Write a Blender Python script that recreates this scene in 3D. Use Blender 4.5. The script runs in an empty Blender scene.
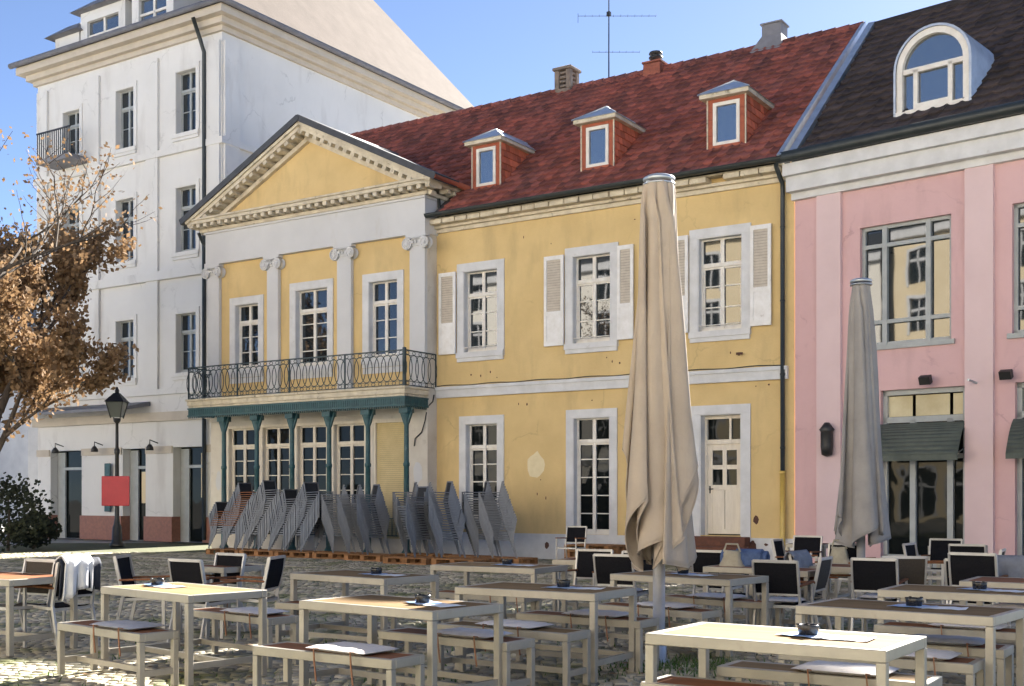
import bpy, math, random
from mathutils import Vector, Matrix
random.seed(7)
R = math.radians
sc = bpy.context.scene
COL = sc.collection

# ---------------------------------------------------------------- camera numbers
F, CX, YH, CAMZ = 1190.0, 512.0, 496.0, 1.55
def onz(px, py, z):
    Y = F*(CAMZ-z)/(py-YH)
    return ((px-CX)/F*Y, Y)
def at(px, Y):
    return ((px-CX)/F*Y, Y)

# ---------------------------------------------------------------- mesh builder
class MB:
    def __init__(s): s.v=[]; s.f=[]; s.t=[]; s.m=[]; s.sm=[]; s.tag=.5; s.mi=0; s.smooth=False
    def face(s, idx):
        s.f.append(idx); s.t.append(s.tag); s.m.append(s.mi); s.sm.append(s.smooth)
    def poly(s, pts):
        n=len(s.v); s.v.extend([tuple(p) for p in pts]); s.face(tuple(range(n,n+len(pts))))
    def hexa(s, p):   # 8 points: bottom 4 (ccw from above), top 4
        n=len(s.v); s.v.extend([tuple(q) for q in p])
        for q in ((3,2,1,0),(4,5,6,7),(0,1,5,4),(1,2,6,5),(2,3,7,6),(3,0,4,7)):
            s.face(tuple(n+i for i in q))
    def box(s,x0,x1,y0,y1,z0,z1):
        if x0>x1:x0,x1=x1,x0
        if y0>y1:y0,y1=y1,y0
        if z0>z1:z0,z1=z1,z0
        s.hexa([(x0,y0,z0),(x1,y0,z0),(x1,y1,z0),(x0,y1,z0),(x0,y0,z1),(x1,y0,z1),(x1,y1,z1),(x0,y1,z1)])
    def cbox(s,c,sz,rot=None):
        hx,hy,hz=sz[0]/2,sz[1]/2,sz[2]/2
        P=[Vector(q) for q in ((-hx,-hy,-hz),(hx,-hy,-hz),(hx,hy,-hz),(-hx,hy,-hz),(-hx,-hy,hz),(hx,-hy,hz),(hx,hy,hz),(-hx,hy,hz))]
        if rot is not None: P=[rot@q for q in P]
        s.hexa([q+Vector(c) for q in P])
    def tube(s,pts,r,n=6,caps=True,closed=False):
        pts=[Vector(p) for p in pts]; m=len(pts)
        rs=r if isinstance(r,(list,tuple)) else [r]*m
        base=len(s.v); old=s.smooth; s.smooth=n>4
        ref=None
        for i,p in enumerate(pts):
            if closed: d=pts[(i+1)%m]-pts[i-1]
            else: d=pts[min(i+1,m-1)]-pts[max(i-1,0)]
            if d.length<1e-9: d=Vector((0,0,1))
            d.normalize()
            if ref is None:
                ref=Vector((0,0,1)) if abs(d.z)<.9 else Vector((1,0,0))
            a=d.cross(ref)
            if a.length<1e-6: a=d.cross(Vector((1,0,0)))
            a.normalize(); b=a.cross(d); b.normalize(); ref=b
            for k in range(n):
                t=2*math.pi*(k+.5)/n
                s.v.append(tuple(p+a*(math.cos(t)*rs[i])+b*(math.sin(t)*rs[i])))
        for i in range(m if closed else m-1):
            j=(i+1)%m
            for k in range(n):
                k2=(k+1)%n
                s.face((base+i*n+k,base+j*n+k,base+j*n+k2,base+i*n+k2))
        s.smooth=False
        if caps and not closed:
            s.face(tuple(base+k for k in range(n))[::-1]); s.face(tuple(base+(m-1)*n+k for k in range(n)))
        s.smooth=old
    def bar(s,p,q,w,h):   # rectangular bar from p to q (w horizontal, h vertical-ish)
        p=Vector(p);q=Vector(q);d=(q-p).normalized()
        up=Vector((0,0,1)) if abs(d.z)<.95 else Vector((0,1,0))
        a=d.cross(up).normalized()*(w/2); b=a.cross(d).normalized()*(h/2)
        s.hexa([p-a-b,p+a-b,q+a-b,q-a-b,p-a+b,p+a+b,q+a+b,q-a+b])
    def lathe(s,prof,n=16,c=(0,0,0),caps=True):
        base=len(s.v); old=s.smooth; s.smooth=True
        for r,z in prof:
            for k in range(n):
                t=2*math.pi*k/n; s.v.append((c[0]+r*math.cos(t),c[1]+r*math.sin(t),c[2]+z))
        for i in range(len(prof)-1):
            for k in range(n):
                k2=(k+1)%n; s.face((base+i*n+k,base+i*n+k2,base+(i+1)*n+k2,base+(i+1)*n+k))
        s.smooth=False
        if caps:
            s.face(tuple(base+k for k in range(n))[::-1]); s.face(tuple(base+(len(prof)-1)*n+k for k in range(n)))
        s.smooth=old
    def prism_y(s,pts,y0,y1):      # pts in x,z ; extruded along y
        n=len(pts); b=len(s.v)
        s.v.extend([(x,y0,z) for x,z in pts]); s.v.extend([(x,y1,z) for x,z in pts])
        s.face(tuple(b+i for i in range(n))); s.face(tuple(b+n+i for i in range(n))[::-1])
        for i in range(n):
            j=(i+1)%n; s.face((b+j,b+i,b+n+i,b+n+j))
    def prism_x(s,pts,x0,x1):      # pts in y,z ; extruded along x
        n=len(pts); b=len(s.v)
        s.v.extend([(x0,y,z) for y,z in pts]); s.v.extend([(x1,y,z) for y,z in pts])
        s.face(tuple(b+i for i in range(n))); s.face(tuple(b+n+i for i in range(n))[::-1])
        for i in range(n):
            j=(i+1)%n; s.face((b+j,b+i,b+n+i,b+n+j))
    def build(s,name,mat,parent=None,label=None):
        me=bpy.data.meshes.new(name); me.from_pydata(s.v,[],s.f)
        for m in (mat if isinstance(mat,(list,tuple)) else [mat]): me.materials.append(m)
        me.polygons.foreach_set('material_index',s.m)
        me.polygons.foreach_set('use_smooth',s.sm)
        if len(set(s.t))>1:
            a=me.attributes.new('tint','FLOAT','FACE'); a.data.foreach_set('value',s.t)
        me.update()
        o=bpy.data.objects.new(name,me); COL.objects.link(o)
        if parent: o.parent=parent
        if label: o['label']=label
        return o

def tag(o,label=None,cat=None,group=None,kind=None):
    if label:o['label']=label
    if cat:o['category']=cat
    if group:o['group']=group
    if kind:o['kind']=kind
    return o
def empty(name,loc,rz=0,label=None,cat=None,group=None):
    o=bpy.data.objects.new(name,None); COL.objects.link(o); o.empty_display_size=.1
    o.location=loc; o.rotation_euler=(0,0,rz)
    return tag(o,label,cat,group)
KIDS={}
def kids(o):
    return [c for c in bpy.data.objects if c.parent==o]
def snapshot(root):
    def rec(o): return (o,[rec(c) for c in kids(o)])
    return rec(root)
def copy_tree(snap,parent=None):
    o,ch=snap
    c=o.copy(); COL.objects.link(c)
    if parent: c.parent=parent
    for s in ch: copy_tree(s,c)
    return c
def bevel(o,w,seg=2):
    m=o.modifiers.new('bevel','BEVEL'); m.width=w; m.segments=seg; m.limit_method='ANGLE'; m.angle_limit=R(40); return o
def solid(o,t):
    m=o.modifiers.new('solid','SOLIDIFY'); m.thickness=t; m.offset=0; return o

# ---------------------------------------------------------------- materials
def mat(name,c1,c2=None,scale=3.0,rough=.7,bump=0.0,bscale=30.0,metal=0.0,tint=0.0,detail=6,spec=.5,stretch=None,lo=.35,hi=.65,
        c3=None,c3scale=.6,c3lo=.55,c3hi=.75,c3stretch=None,crack=0.0):
    m=bpy.data.materials.new(name); m.use_nodes=True; nt=m.node_tree; N=nt.nodes; L=nt.links
    b=N['Principled BSDF']; b.inputs['Roughness'].default_value=rough; b.inputs['Metallic'].default_value=metal
    b.inputs['Specular IOR Level'].default_value=spec
    tc=N.new('ShaderNodeTexCoord')
    def noise(sc_,st=None,det=detail):
        n=N.new('ShaderNodeTexNoise'); n.inputs['Scale'].default_value=sc_; n.inputs['Detail'].default_value=det; n.inputs['Roughness'].default_value=.6
        if st:
            mp=N.new('ShaderNodeMapping'); mp.inputs['Scale'].default_value=st; L.new(tc.outputs['Object'],mp.inputs[0]); L.new(mp.outputs[0],n.inputs['Vector'])
        else: L.new(tc.outputs['Object'],n.inputs['Vector'])
        return n
    def mixc(fac,a,bb):
        x=N.new('ShaderNodeMix'); x.data_type='RGBA'
        L.new(fac,x.inputs[0])
        for sock,val in ((6,a),(7,bb)):
            if isinstance(val,tuple): x.inputs[sock].default_value=(*val,1)
            else: L.new(val,x.inputs[sock])
        return x.outputs[2]
    def mr(v,lo_,hi_):
        r=N.new('ShaderNodeMapRange'); r.inputs[1].default_value=lo_; r.inputs[2].default_value=hi_; L.new(v,r.inputs[0]); return r.outputs[0]
    col=None
    if c2 is None: c2=tuple(x*.82 for x in c1)
    n=noise(scale,stretch); col=mixc(mr(n.outputs[0],lo,hi),c1,c2)
    if c3:
        n3=noise(c3scale,c3stretch,8); col=mixc(mr(n3.outputs[0],c3lo,c3hi),col,c3)
    if crack:
        nd=noise(2.5,None,4); ad=N.new('ShaderNodeVectorMath'); ad.operation='MULTIPLY_ADD'; ad.inputs[1].default_value=(.5,.5,.5)
        L.new(nd.outputs['Color'],ad.inputs[0]); L.new(tc.outputs['Object'],ad.inputs[2])
        vo=N.new('ShaderNodeTexVoronoi'); vo.feature='DISTANCE_TO_EDGE'; vo.inputs['Scale'].default_value=.55; L.new(ad.outputs[0],vo.inputs['Vector'])
        ln=N.new('ShaderNodeMapRange'); ln.inputs[1].default_value=.004; ln.inputs[2].default_value=.014; ln.inputs[3].default_value=1; ln.inputs[4].default_value=0; L.new(vo.outputs['Distance'],ln.inputs[0])
        mk=noise(.8,None,3); mm=N.new('ShaderNodeMath'); mm.operation='MULTIPLY'; L.new(ln.outputs[0],mm.inputs[0]); L.new(mr(mk.outputs[0],.50,.62),mm.inputs[1])
        m2=N.new('ShaderNodeMath'); m2.operation='MULTIPLY'; m2.inputs[1].default_value=crack; L.new(mm.outputs[0],m2.inputs[0])
        col=mixc(m2.outputs[0],col,tuple(x*.45 for x in c1))
    if tint:
        at_=N.new('ShaderNodeAttribute'); at_.attribute_name='tint'
        hs=N.new('ShaderNodeHueSaturation'); 
        r=N.new('ShaderNodeMapRange'); r.inputs[3].default_value=1-tint; r.inputs[4].default_value=1+tint; L.new(at_.outputs['Fac'],r.inputs[0])
        L.new(r.outputs[0],hs.inputs['Value']); L.new(col,hs.inputs['Color']); col=hs.outputs[0]
    L.new(col,b.inputs['Base Color'])
    if bump:
        nb=noise(bscale); bp=N.new('ShaderNodeBump'); bp.inputs['Strength'].default_value=bump; bp.inputs['Distance'].default_value=.02
        L.new(nb.outputs[0],bp.inputs['Height']); L.new(bp.outputs[0],b.inputs['Normal'])
    m['col']=0
    return m

M={}
M['yellow']=mat('yellow_plaster',(.66,.485,.225),(.58,.42,.19),.9,.85,.3,18,c3=(.46,.335,.16),c3scale=1.6,c3lo=.52,c3hi=.80,c3stretch=(1,1,.28),crack=.3)
M['white']=mat('white_trim',(.64,.64,.645),(.54,.54,.54),2.5,.7,.15,25,c3=(.42,.39,.35),c3scale=3,c3lo=.66,c3hi=.82)
M['portwhite']=mat('white_plaster',(.585,.585,.59),(.53,.53,.535),.8,.8,.15,20,c3=(.45,.42,.37),c3scale=1.4,c3lo=.62,c3hi=.8,c3stretch=(1,1,.3))
M['lowwhite']=mat('soiled_white_plaster',(.62,.58,.51),(.52,.47,.40),1.4,.85,.2,20,c3=(.36,.31,.25),c3scale=2.2,c3lo=.58,c3hi=.78)
M['stone']=mat('weathered_cornice',(.66,.59,.46),(.47,.41,.31),3.5,.85,.4,22,c3=(.17,.14,.10),c3scale=5,c3lo=.60,c3hi=.74)
M['tile']=mat('roof_tile',(.24,.066,.048),(.15,.048,.040),1.4,.75,.2,40,tint=.38,lo=.3,hi=.7,c3=(.085,.042,.042),c3scale=1.1,c3lo=.45,c3hi=.85,c3stretch=(1.3,.6,.6))
M['tilered']=mat('dormer_shingle',(.56,.15,.075),(.46,.12,.062),6,.75,.15,30,tint=.35)
M['slate']=mat('dark_slate',(.055,.058,.066),(.035,.037,.043),4,.6,.2,30)
M['zinc']=mat('zinc_sheet',(.50,.54,.58),(.38,.41,.45),3,.35,.1,12,metal=.7)
M['gutter']=mat('dark_gutter',(.018,.024,.026),(.03,.036,.036),4,.45)
M['brick']=mat('chimney_brick',(.33,.10,.06),(.22,.075,.05),14,.85,.3,40)
M['concrete']=mat('chimney_concrete',(.24,.19,.15),(.15,.12,.10),6,.9,.3,30)
M['teal']=mat('teal_iron',(.022,.085,.095),(.014,.055,.064),9,.5,.2,40,c3=(.09,.15,.15),c3scale=6,c3lo=.6,c3hi=.75)
M['rail']=mat('railing_iron',(.02,.045,.055),(.015,.03,.036),9,.5)
M['cream']=mat('cream_wood',(.72,.655,.55),(.64,.575,.475),5,.6,.15,40,stretch=(3,3,.5))
M['casement']=mat('white_painted_wood',(.74,.71,.65),(.64,.60,.54),6,.55,.1,40)
M['shutterw']=mat('white_shutter_paint',(.76,.75,.74),(.66,.64,.61),5,.55,.1,40,c3=(.40,.37,.33),c3scale=7,c3lo=.66,c3hi=.8)
M['louvre']=mat('beige_louvre',(.62,.56,.47),(.53,.47,.39),8,.65)
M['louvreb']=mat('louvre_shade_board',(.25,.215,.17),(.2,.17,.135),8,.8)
M['roller']=mat('roller_shutter_slats',(.62,.50,.26),(.54,.43,.22),3,.55)
M['dpaint']=mat('yellow_pipe',(.62,.44,.12),(.55,.38,.10),4,.5)
M['redbrown']=mat('brick_step',(.15,.058,.034),(.10,.042,.028),9,.85,.3,40)
M['patch']=mat('repair_plaster',(.74,.64,.42),(.68,.58,.36),6,.9)
M['spall']=mat('exposed_brick',(.12,.055,.035),(.08,.04,.03),20,.95,.4,60)
M['black']=mat('black_metal',(.015,.015,.016),(.022,.022,.022),8,.45)
M['wire']=mat('black_cable',(.012,.012,.012),(.02,.02,.02),8,.6)
def glass(name,base=(.012,.014,.016),ior=1.9,wave=.03,ws=2.2):
    m=bpy.data.materials.new(name); m.use_nodes=True; N=m.node_tree.nodes; L=m.node_tree.links; b=N['Principled BSDF']
    b.inputs['Base Color'].default_value=(*base,1); b.inputs['Roughness'].default_value=.02; b.inputs['IOR'].default_value=ior
    b.inputs['Specular IOR Level'].default_value=.5
    tc=N.new('ShaderNodeTexCoord'); n=N.new('ShaderNodeTexNoise'); n.inputs['Scale'].default_value=ws; n.inputs['Detail'].default_value=1
    L.new(tc.outputs['Object'],n.inputs['Vector'])
    bp=N.new('ShaderNodeBump'); bp.inputs['Strength'].default_value=1; bp.inputs['Distance'].default_value=wave
    L.new(n.outputs[0],bp.inputs['Height']); L.new(bp.outputs[0],b.inputs['Normal'])
    return m
M['glass']=glass('old_window_glass',(.015,.02,.024),ior=1.75,wave=.0009,ws=1.4)
M['glassd']=glass('dark_window_glass',(.008,.010,.010),ior=1.22,wave=.002)
M['glassn']=glass('clear_window_glass',(.03,.04,.05),3.2,.004,1.0)
# neighbours
M['whouse']=mat('white_house_plaster',(.66,.65,.63),(.61,.60,.58),.5,.85,.1,14,c3=(.45,.43,.41),c3scale=.9,c3lo=.55,c3hi=.8,c3stretch=(1,1,.25),crack=.35)
M['wtrim']=mat('white_house_cornice',(.52,.46,.38),(.46,.405,.33),2,.8)
M['wroof']=mat('pale_roof_tile',(.12,.095,.08),(.095,.074,.062),1.4,.9,.2,20,spec=.15)
M['wslate']=mat('grey_mansard',(.20,.20,.22),(.15,.15,.165),3,.7)
M['granite']=mat('red_granite',(.30,.13,.085),(.22,.10,.07),9,.6,.1,40)
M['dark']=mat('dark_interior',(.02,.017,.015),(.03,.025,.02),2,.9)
M['pink']=mat('pink_plaster',(.62,.405,.405),(.57,.365,.365),.8,.85,.15,18,c3=(.47,.31,.30),c3scale=1.3,c3lo=.55,c3hi=.8,c3stretch=(1,1,.3),crack=.4)
M['pinkl']=mat('pale_pink_pilaster',(.66,.50,.50),(.61,.455,.455),.9,.85,.1,18)
M['pinkroof']=mat('brown_roof_tile',(.048,.034,.032),(.03,.022,.022),1.6,.7,.25,30,tint=.35)
M['greyfr']=mat('grey_window_frame',(.36,.38,.38),(.30,.32,.32),4,.5)
M['awn']=mat('dark_green_awning',(.10,.115,.095),(.07,.082,.07),3,.8)
M['goldl']=mat('cream_fanlight',(.62,.55,.36),(.5,.42,.25),2,.8)
M['farroof']=mat('far_grey_roof',(.16,.17,.18),(.12,.125,.13),1.5,.8)
M['farwall']=mat('far_wall',(.5,.5,.5),(.42,.42,.43),1,.85)
# furniture
M['alu']=mat('beige_grey_metal',(.375,.345,.29),(.32,.297,.25),5,.42,.03,60,metal=.3,c3=(.30,.27,.22),c3scale=9,c3lo=.58,c3hi=.75)
M['alud']=mat('dark_grey_chair_metal',(.185,.195,.215),(.13,.138,.155),5,.45,.0,60,metal=.4)
M['alus']=mat('grey_chair_metal',(.48,.47,.455),(.40,.39,.38),6,.4,.0,60,metal=.45)
M['sling']=mat('black_sling',(.008,.008,.010),(.013,.013,.016),90,.9,.2,300,spec=.1)
M['slingb']=mat('brown_sling',(.034,.028,.022),(.05,.04,.03),90,.85,.2,300)
def wood(name,a,b_,planks=.075,rough=.6):
    m=bpy.data.materials.new(name); m.use_nodes=True; N=m.node_tree.nodes; L=m.node_tree.links; bs=N['Principled BSDF']
    bs.inputs['Roughness'].default_value=rough; bs.inputs['Specular IOR Level'].default_value=.05
    tc=N.new('ShaderNodeTexCoord'); sp=N.new('ShaderNodeSeparateXYZ'); L.new(tc.outputs['Object'],sp.inputs[0])
    dv=N.new('ShaderNodeMath'); dv.operation='DIVIDE'; dv.inputs[1].default_value=planks; L.new(sp.outputs['Y'],dv.inputs[0])
    fl=N.new('ShaderNodeMath'); fl.operation='FLOOR'; L.new(dv.outputs[0],fl.inputs[0])
    wn=N.new('ShaderNodeTexWhiteNoise'); wn.noise_dimensions='1D'; L.new(fl.outputs[0],wn.inputs['W'])
    mp=N.new('ShaderNodeMapping'); mp.inputs['Scale'].default_value=(3,45,45); L.new(tc.outputs['Object'],mp.inputs[0])
    off=N.new('ShaderNodeVectorMath'); L.new(mp.outputs[0],off.inputs[0]); L.new(wn.outputs['Color'],off.inputs[1])
    n=N.new('ShaderNodeTexNoise'); n.inputs['Scale'].default_value=1.4; n.inputs['Detail'].default_value=6; L.new(off.outputs[0],n.inputs['Vector'])
    ad=N.new('ShaderNodeMath'); ad.operation='MULTIPLY_ADD'; ad.inputs[1].default_value=.55; L.new(wn.outputs['Value'],ad.inputs[0]); L.new(n.outputs[0],ad.inputs[2])
    mr=N.new('ShaderNodeMapRange'); mr.inputs[1].default_value=.4; mr.inputs[2].default_value=1.1; L.new(ad.outputs[0],mr.inputs[0])
    mx=N.new('ShaderNodeMix'); mx.data_type='RGBA'; mx.inputs[6].default_value=(*a,1); mx.inputs[7].default_value=(*b_,1); L.new(mr.outputs[0],mx.inputs[0])
    oi=N.new('ShaderNodeObjectInfo'); hs=N.new('ShaderNodeHueSaturation')
    r2=N.new('ShaderNodeMapRange'); r2.inputs[3].default_value=.8; r2.inputs[4].default_value=1.2; L.new(oi.outputs['Random'],r2.inputs[0]); L.new(r2.outputs[0],hs.inputs['Value'])
    L.new(mx.outputs[2],hs.inputs['Color']); L.new(hs.outputs[0],bs.inputs['Base Color'])
    # plank joints as bump
    fr=N.new('ShaderNodeMath'); fr.operation='FRACT'; L.new(dv.outputs[0],fr.inputs[0])
    c=N.new('ShaderNodeMath'); c.operation='COMPARE'; c.inputs[1].default_value=0.0; c.inputs[2].default_value=.06; L.new(fr.outputs[0],c.inputs[0])
    inv=N.new('ShaderNodeMath'); inv.operation='SUBTRACT'; inv.inputs[0].default_value=1; L.new(c.outputs[0],inv.inputs[1])
    bp=N.new('ShaderNodeBump'); bp.inputs['Strength'].default_value=.7; bp.inputs['Distance'].default_value=.004; L.new(inv.outputs[0],bp.inputs['Height']); L.new(bp.outputs[0],bs.inputs['Normal'])
    return m
M['teak']=wood('weathered_teak',(.255,.17,.088),(.165,.107,.055),rough=.8)
M['teakr']=wood('red_brown_teak',(.25,.11,.056),(.165,.074,.04),rough=.7)
M['palletw']=wood('pallet_wood',(.36,.19,.09),(.24,.12,.055),.1)
M['pad']=mat('pale_seat_pad',(.66,.61,.57),(.58,.53,.49),12,.9,.2,120)
M['padg']=mat('grey_seat_pad',(.42,.42,.44),(.35,.35,.37),12,.9,.2,120)
M['tie']=mat('brown_tie_tape',(.28,.14,.08),(.22,.11,.06),12,.9)
M['ash']=mat('black_glass_ashtray',(.012,.012,.014),(.02,.02,.02),8,.25)
M['paper']=mat('pale_menu_card',(.66,.70,.76),(.60,.64,.70),4,.5)
M['paperb']=mat('blue_menu_card',(.16,.30,.60),(.34,.45,.64),7,.45,lo=.45,hi=.5)
M['cloth_w']=mat('white_jacket_cloth',(.80,.80,.80),(.72,.72,.74),5,.9,.3,40)
M['cloth_n']=mat('navy_lining',(.018,.022,.035),(.03,.035,.05),6,.85,.3,40)
M['cloth_g']=mat('grey_blanket',(.20,.21,.24),(.15,.16,.185),9,.95,.4,60)
M['cloth_b']=mat('blue_jacket_cloth',(.08,.13,.26),(.05,.08,.17),9,.9,.4,40)
M['bagb']=mat('beige_bag_canvas',(.40,.36,.27),(.30,.27,.20),9,.9,.3,60)
def canvas(name,a,b_,trans=.28):
    m=mat(name,a,b_,2.2,.9,.55,14,c3=tuple(x*.6 for x in a),c3scale=3.5,c3lo=.60,c3hi=.85,c3stretch=(1,1,.35))
    N=m.node_tree.nodes; L=m.node_tree.links; b=N['Principled BSDF']; out=N['Material Output']
    tr=N.new('ShaderNodeBsdfTranslucent'); src=b.inputs['Base Color'].links[0].from_socket; L.new(src,tr.inputs['Color'])
    mx=N.new('ShaderNodeMixShader'); mx.inputs[0].default_value=trans; L.new(b.outputs[0],mx.inputs[1]); L.new(tr.outputs[0],mx.inputs[2]); L.new(mx.outputs[0],out.inputs[0])
    return m
M['canvas']=canvas('beige_parasol_canvas',(.56,.475,.385),(.49,.41,.33))
M['canvasg']=canvas('grey_parasol_canvas',(.38,.36,.345),(.31,.295,.285),.2)
M['leaf']=canvas('autumn_leaf',(.31,.20,.105),(.21,.13,.07),.35)
M['leafg']=canvas('green_leaf',(.075,.11,.03),(.05,.075,.022),.35)
M['leafd']=canvas('dark_leaf',(.03,.038,.02),(.02,.026,.015),.15)
M['bark']=mat('tree_bark',(.085,.065,.05),(.05,.04,.032),9,.95,.5,40,stretch=(3,3,.6))
M['redsign']=mat('red_panel',(.50,.045,.06),(.44,.04,.055),3,.55)
M['lampglass']=glass('lantern_glass',(.16,.17,.15),1.45,.0)
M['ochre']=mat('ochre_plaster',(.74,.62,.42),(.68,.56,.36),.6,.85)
M['creamhouse']=mat('cream_plaster',(.78,.74,.66),(.74,.70,.62),.6,.85)
M['grass']=canvas('weed_blade',(.075,.15,.025),(.05,.10,.02),.35)

# ---------------------------------------------------------------- world, sun, camera
w=bpy.data.worlds.new("World"); sc.world=w; w.use_nodes=True
N=w.node_tree.nodes; L=w.node_tree.links; bg=N['Background']
sky=N.new('ShaderNodeTexSky'); sky.sky_type='NISHITA'; sky.sun_disc=False
EL=R(30.2); AZ=math.atan2(.547,.837)   # toward the sun: behind the yellow house
sky.sun_elevation=EL; sky.sun_rotation=AZ; sky.air_density=.34; sky.dust_density=.08; sky.ozone_density=.35; sky.altitude=100
L.new(sky.outputs[0],bg.inputs[0]); bg.inputs[1].default_value=.05
sd=bpy.data.lights.new('sun','SUN'); sd.energy=4.8; sd.angle=R(.55); sd.color=(1,.945,.86)
so=bpy.data.objects.new('sun',sd); COL.objects.link(so); so.location=(30,45,40)
tosun=Vector((.547*math.cos(EL),.837*math.cos(EL),math.sin(EL)))
so.rotation_euler=(-tosun).to_track_quat('-Z','Y').to_euler()
cam=bpy.data.cameras.new('camera'); co=bpy.data.objects.new('camera',cam); COL.objects.link(co); sc.camera=co
co.location=(0,0,CAMZ); co.rotation_euler=(R(90),0,0)
cam.sensor_width=36; cam.lens=36*F/1024; cam.shift_y=(YH-343)/1024; cam.clip_start=.1; cam.clip_end=2000
vs=sc.view_settings; vs.view_transform='Standard'; vs.look='None'; vs.gamma=1; vs.exposure=2.78
try: vs.use_curve_mapping=False
except Exception: pass
sc.cycles.max_bounces=8; sc.cycles.diffuse_bounces=5; sc.cycles.glossy_bounces=4; sc.cycles.transparent_max_bounces=12
try: sc.cycles.use_denoising=True
except Exception: pass

# ---------------------------------------------------------------- building helpers
def wall(mb,x0,x1,z0,z1,holes,y,depth=.22):
    xs=sorted({x0,x1,*[h[0] for h in holes],*[h[1] for h in holes]}); zs=sorted({z0,z1,*[h[2] for h in holes],*[h[3] for h in holes]})
    xs=[x for x in xs if x0<=x<=x1]; zs=[z for z in zs if z0<=z<=z1]
    for i in range(len(xs)-1):
        for j in range(len(zs)-1):
            cx,cz=(xs[i]+xs[i+1])/2,(zs[j]+zs[j+1])/2
            if any(h[0]<cx<h[1] and h[2]<cz<h[3] for h in holes): continue
            mb.poly([(xs[i],y,zs[j]),(xs[i+1],y,zs[j]),(xs[i+1],y,zs[j+1]),(xs[i],y,zs[j+1])])
    for a,b,c,d in holes:
        mb.poly([(a,y,c),(a,y,d),(a,y+depth,d),(a,y+depth,c)])
        mb.poly([(b,y,c),(b,y+depth,c),(b,y+depth,d),(b,y,d)])
        mb.poly([(a,y,d),(b,y,d),(b,y+depth,d),(a,y+depth,d)])
        mb.poly([(a,y,c),(a,y+depth,c),(b,y+depth,c),(b,y,c)])
def window(parent,a,b,c,d,y,sur=.2,rows=3,tr=.27,depth=.2,m_sur='white',m_fr='casement',m_gl='glass',sill=True,cols=2,trows=1,name='window',surround=True,panel=0.0,fw=.05):
    """casement window in the opening a..b, c..d of a wall at y (facing -y)"""
    W=MB(); e=.035
    if surround:
        W.box(a-sur,a-.002,y-e,y+.02,c-.002,d); W.box(b+.002,b+sur,y-e,y+.02,c-.002,d); W.box(a-sur,b+sur,y-e,y+.02,d+.002,d+sur)
        W.box(a-.004,a+.015,y-.02,y+depth,c,d); W.box(b-.015,b+.004,y-.02,y+depth,c,d); W.box(a+.015,b-.015,y-.02,y+depth,d-.015,d+.004)
    else:
        W.box(a,a+.02,y+.02,y+depth,c,d); W.box(b-.02,b,y+.02,y+depth,c,d)
    o=W.build(name,M[m_sur],parent)
    if sill:
        S=MB(); S.box(a-sur,b+sur,y-.09,y+depth,c-.14,c-.004); S.box(a-sur+.02,b+sur-.02,y-.06,y+.01,c-.24,c-.142); S.build('sill',M[m_sur],o)
    yf=y+depth-.06; f=MB(); 
    f.box(a+.012,a+.012+fw,yf,yf+.06,c,d); f.box(b-.012-fw,b-.012,yf,yf+.06,c,d); f.box(a+.01+fw,b-.01-fw,yf,yf+.06,d-fw,d-.001); f.box(a+.01+fw,b-.01-fw,yf,yf+.06,c,c+fw+.02)
    zt=d-(d-c)*tr if tr else d
    if tr: f.box(a+.01+fw,b-.01-fw,yf-.03,yf+.05,zt-.045,zt+.045)
    ia,ib=a+.012+fw,b-.012-fw; step=(ib-ia)/cols
    for k in range(1,cols):
        x=ia+k*step; f.box(x-.045,x+.045,yf-.012,yf+.05,c+fw,d-fw)
    zb=c+fw+.02
    if panel:
        f.box(ia+.001,ib-.001,yf+.012,yf+.05,zb,zb+panel); zb+=panel
        f.box(ia+.001,ib-.001,yf-.004,yf+.05,zb-.05,zb+.04)
    for k in range(cols):
        x0=ia+k*step; x1=x0+step
        e1=.04
        f.box(x0+.004,x0+e1,yf+.006,yf+.05,zb,zt); f.box(x1-e1,x1-.004,yf+.006,yf+.05,zb,zt)
        f.box(x0+.02,x1-.02,yf+.007,yf+.05,zb,zb+.06); f.box(x0+.02,x1-.02,yf+.007,yf+.05,zt-.09,zt-.03)
        for r in range(1,rows):
            z=zb+(zt-zb)*r/rows; f.box(x0+.02,x1-.02,yf+.015,yf+.05,z-.013,z+.013)
        for r in range(1,trows):
            z=zt+(d-zt)*r/trows; f.box(x0+.02,x1-.02,yf+.015,yf+.05,z-.013,z+.013)
    f.build('frame',M[m_fr],o)
    g=MB(); g.box(a+.02,b-.02,yf+.035,yf+.046,c+.01,d-.01); g.build('pane',M[m_gl],o)
    # dark room behind is closed off by a board
    return o
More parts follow.
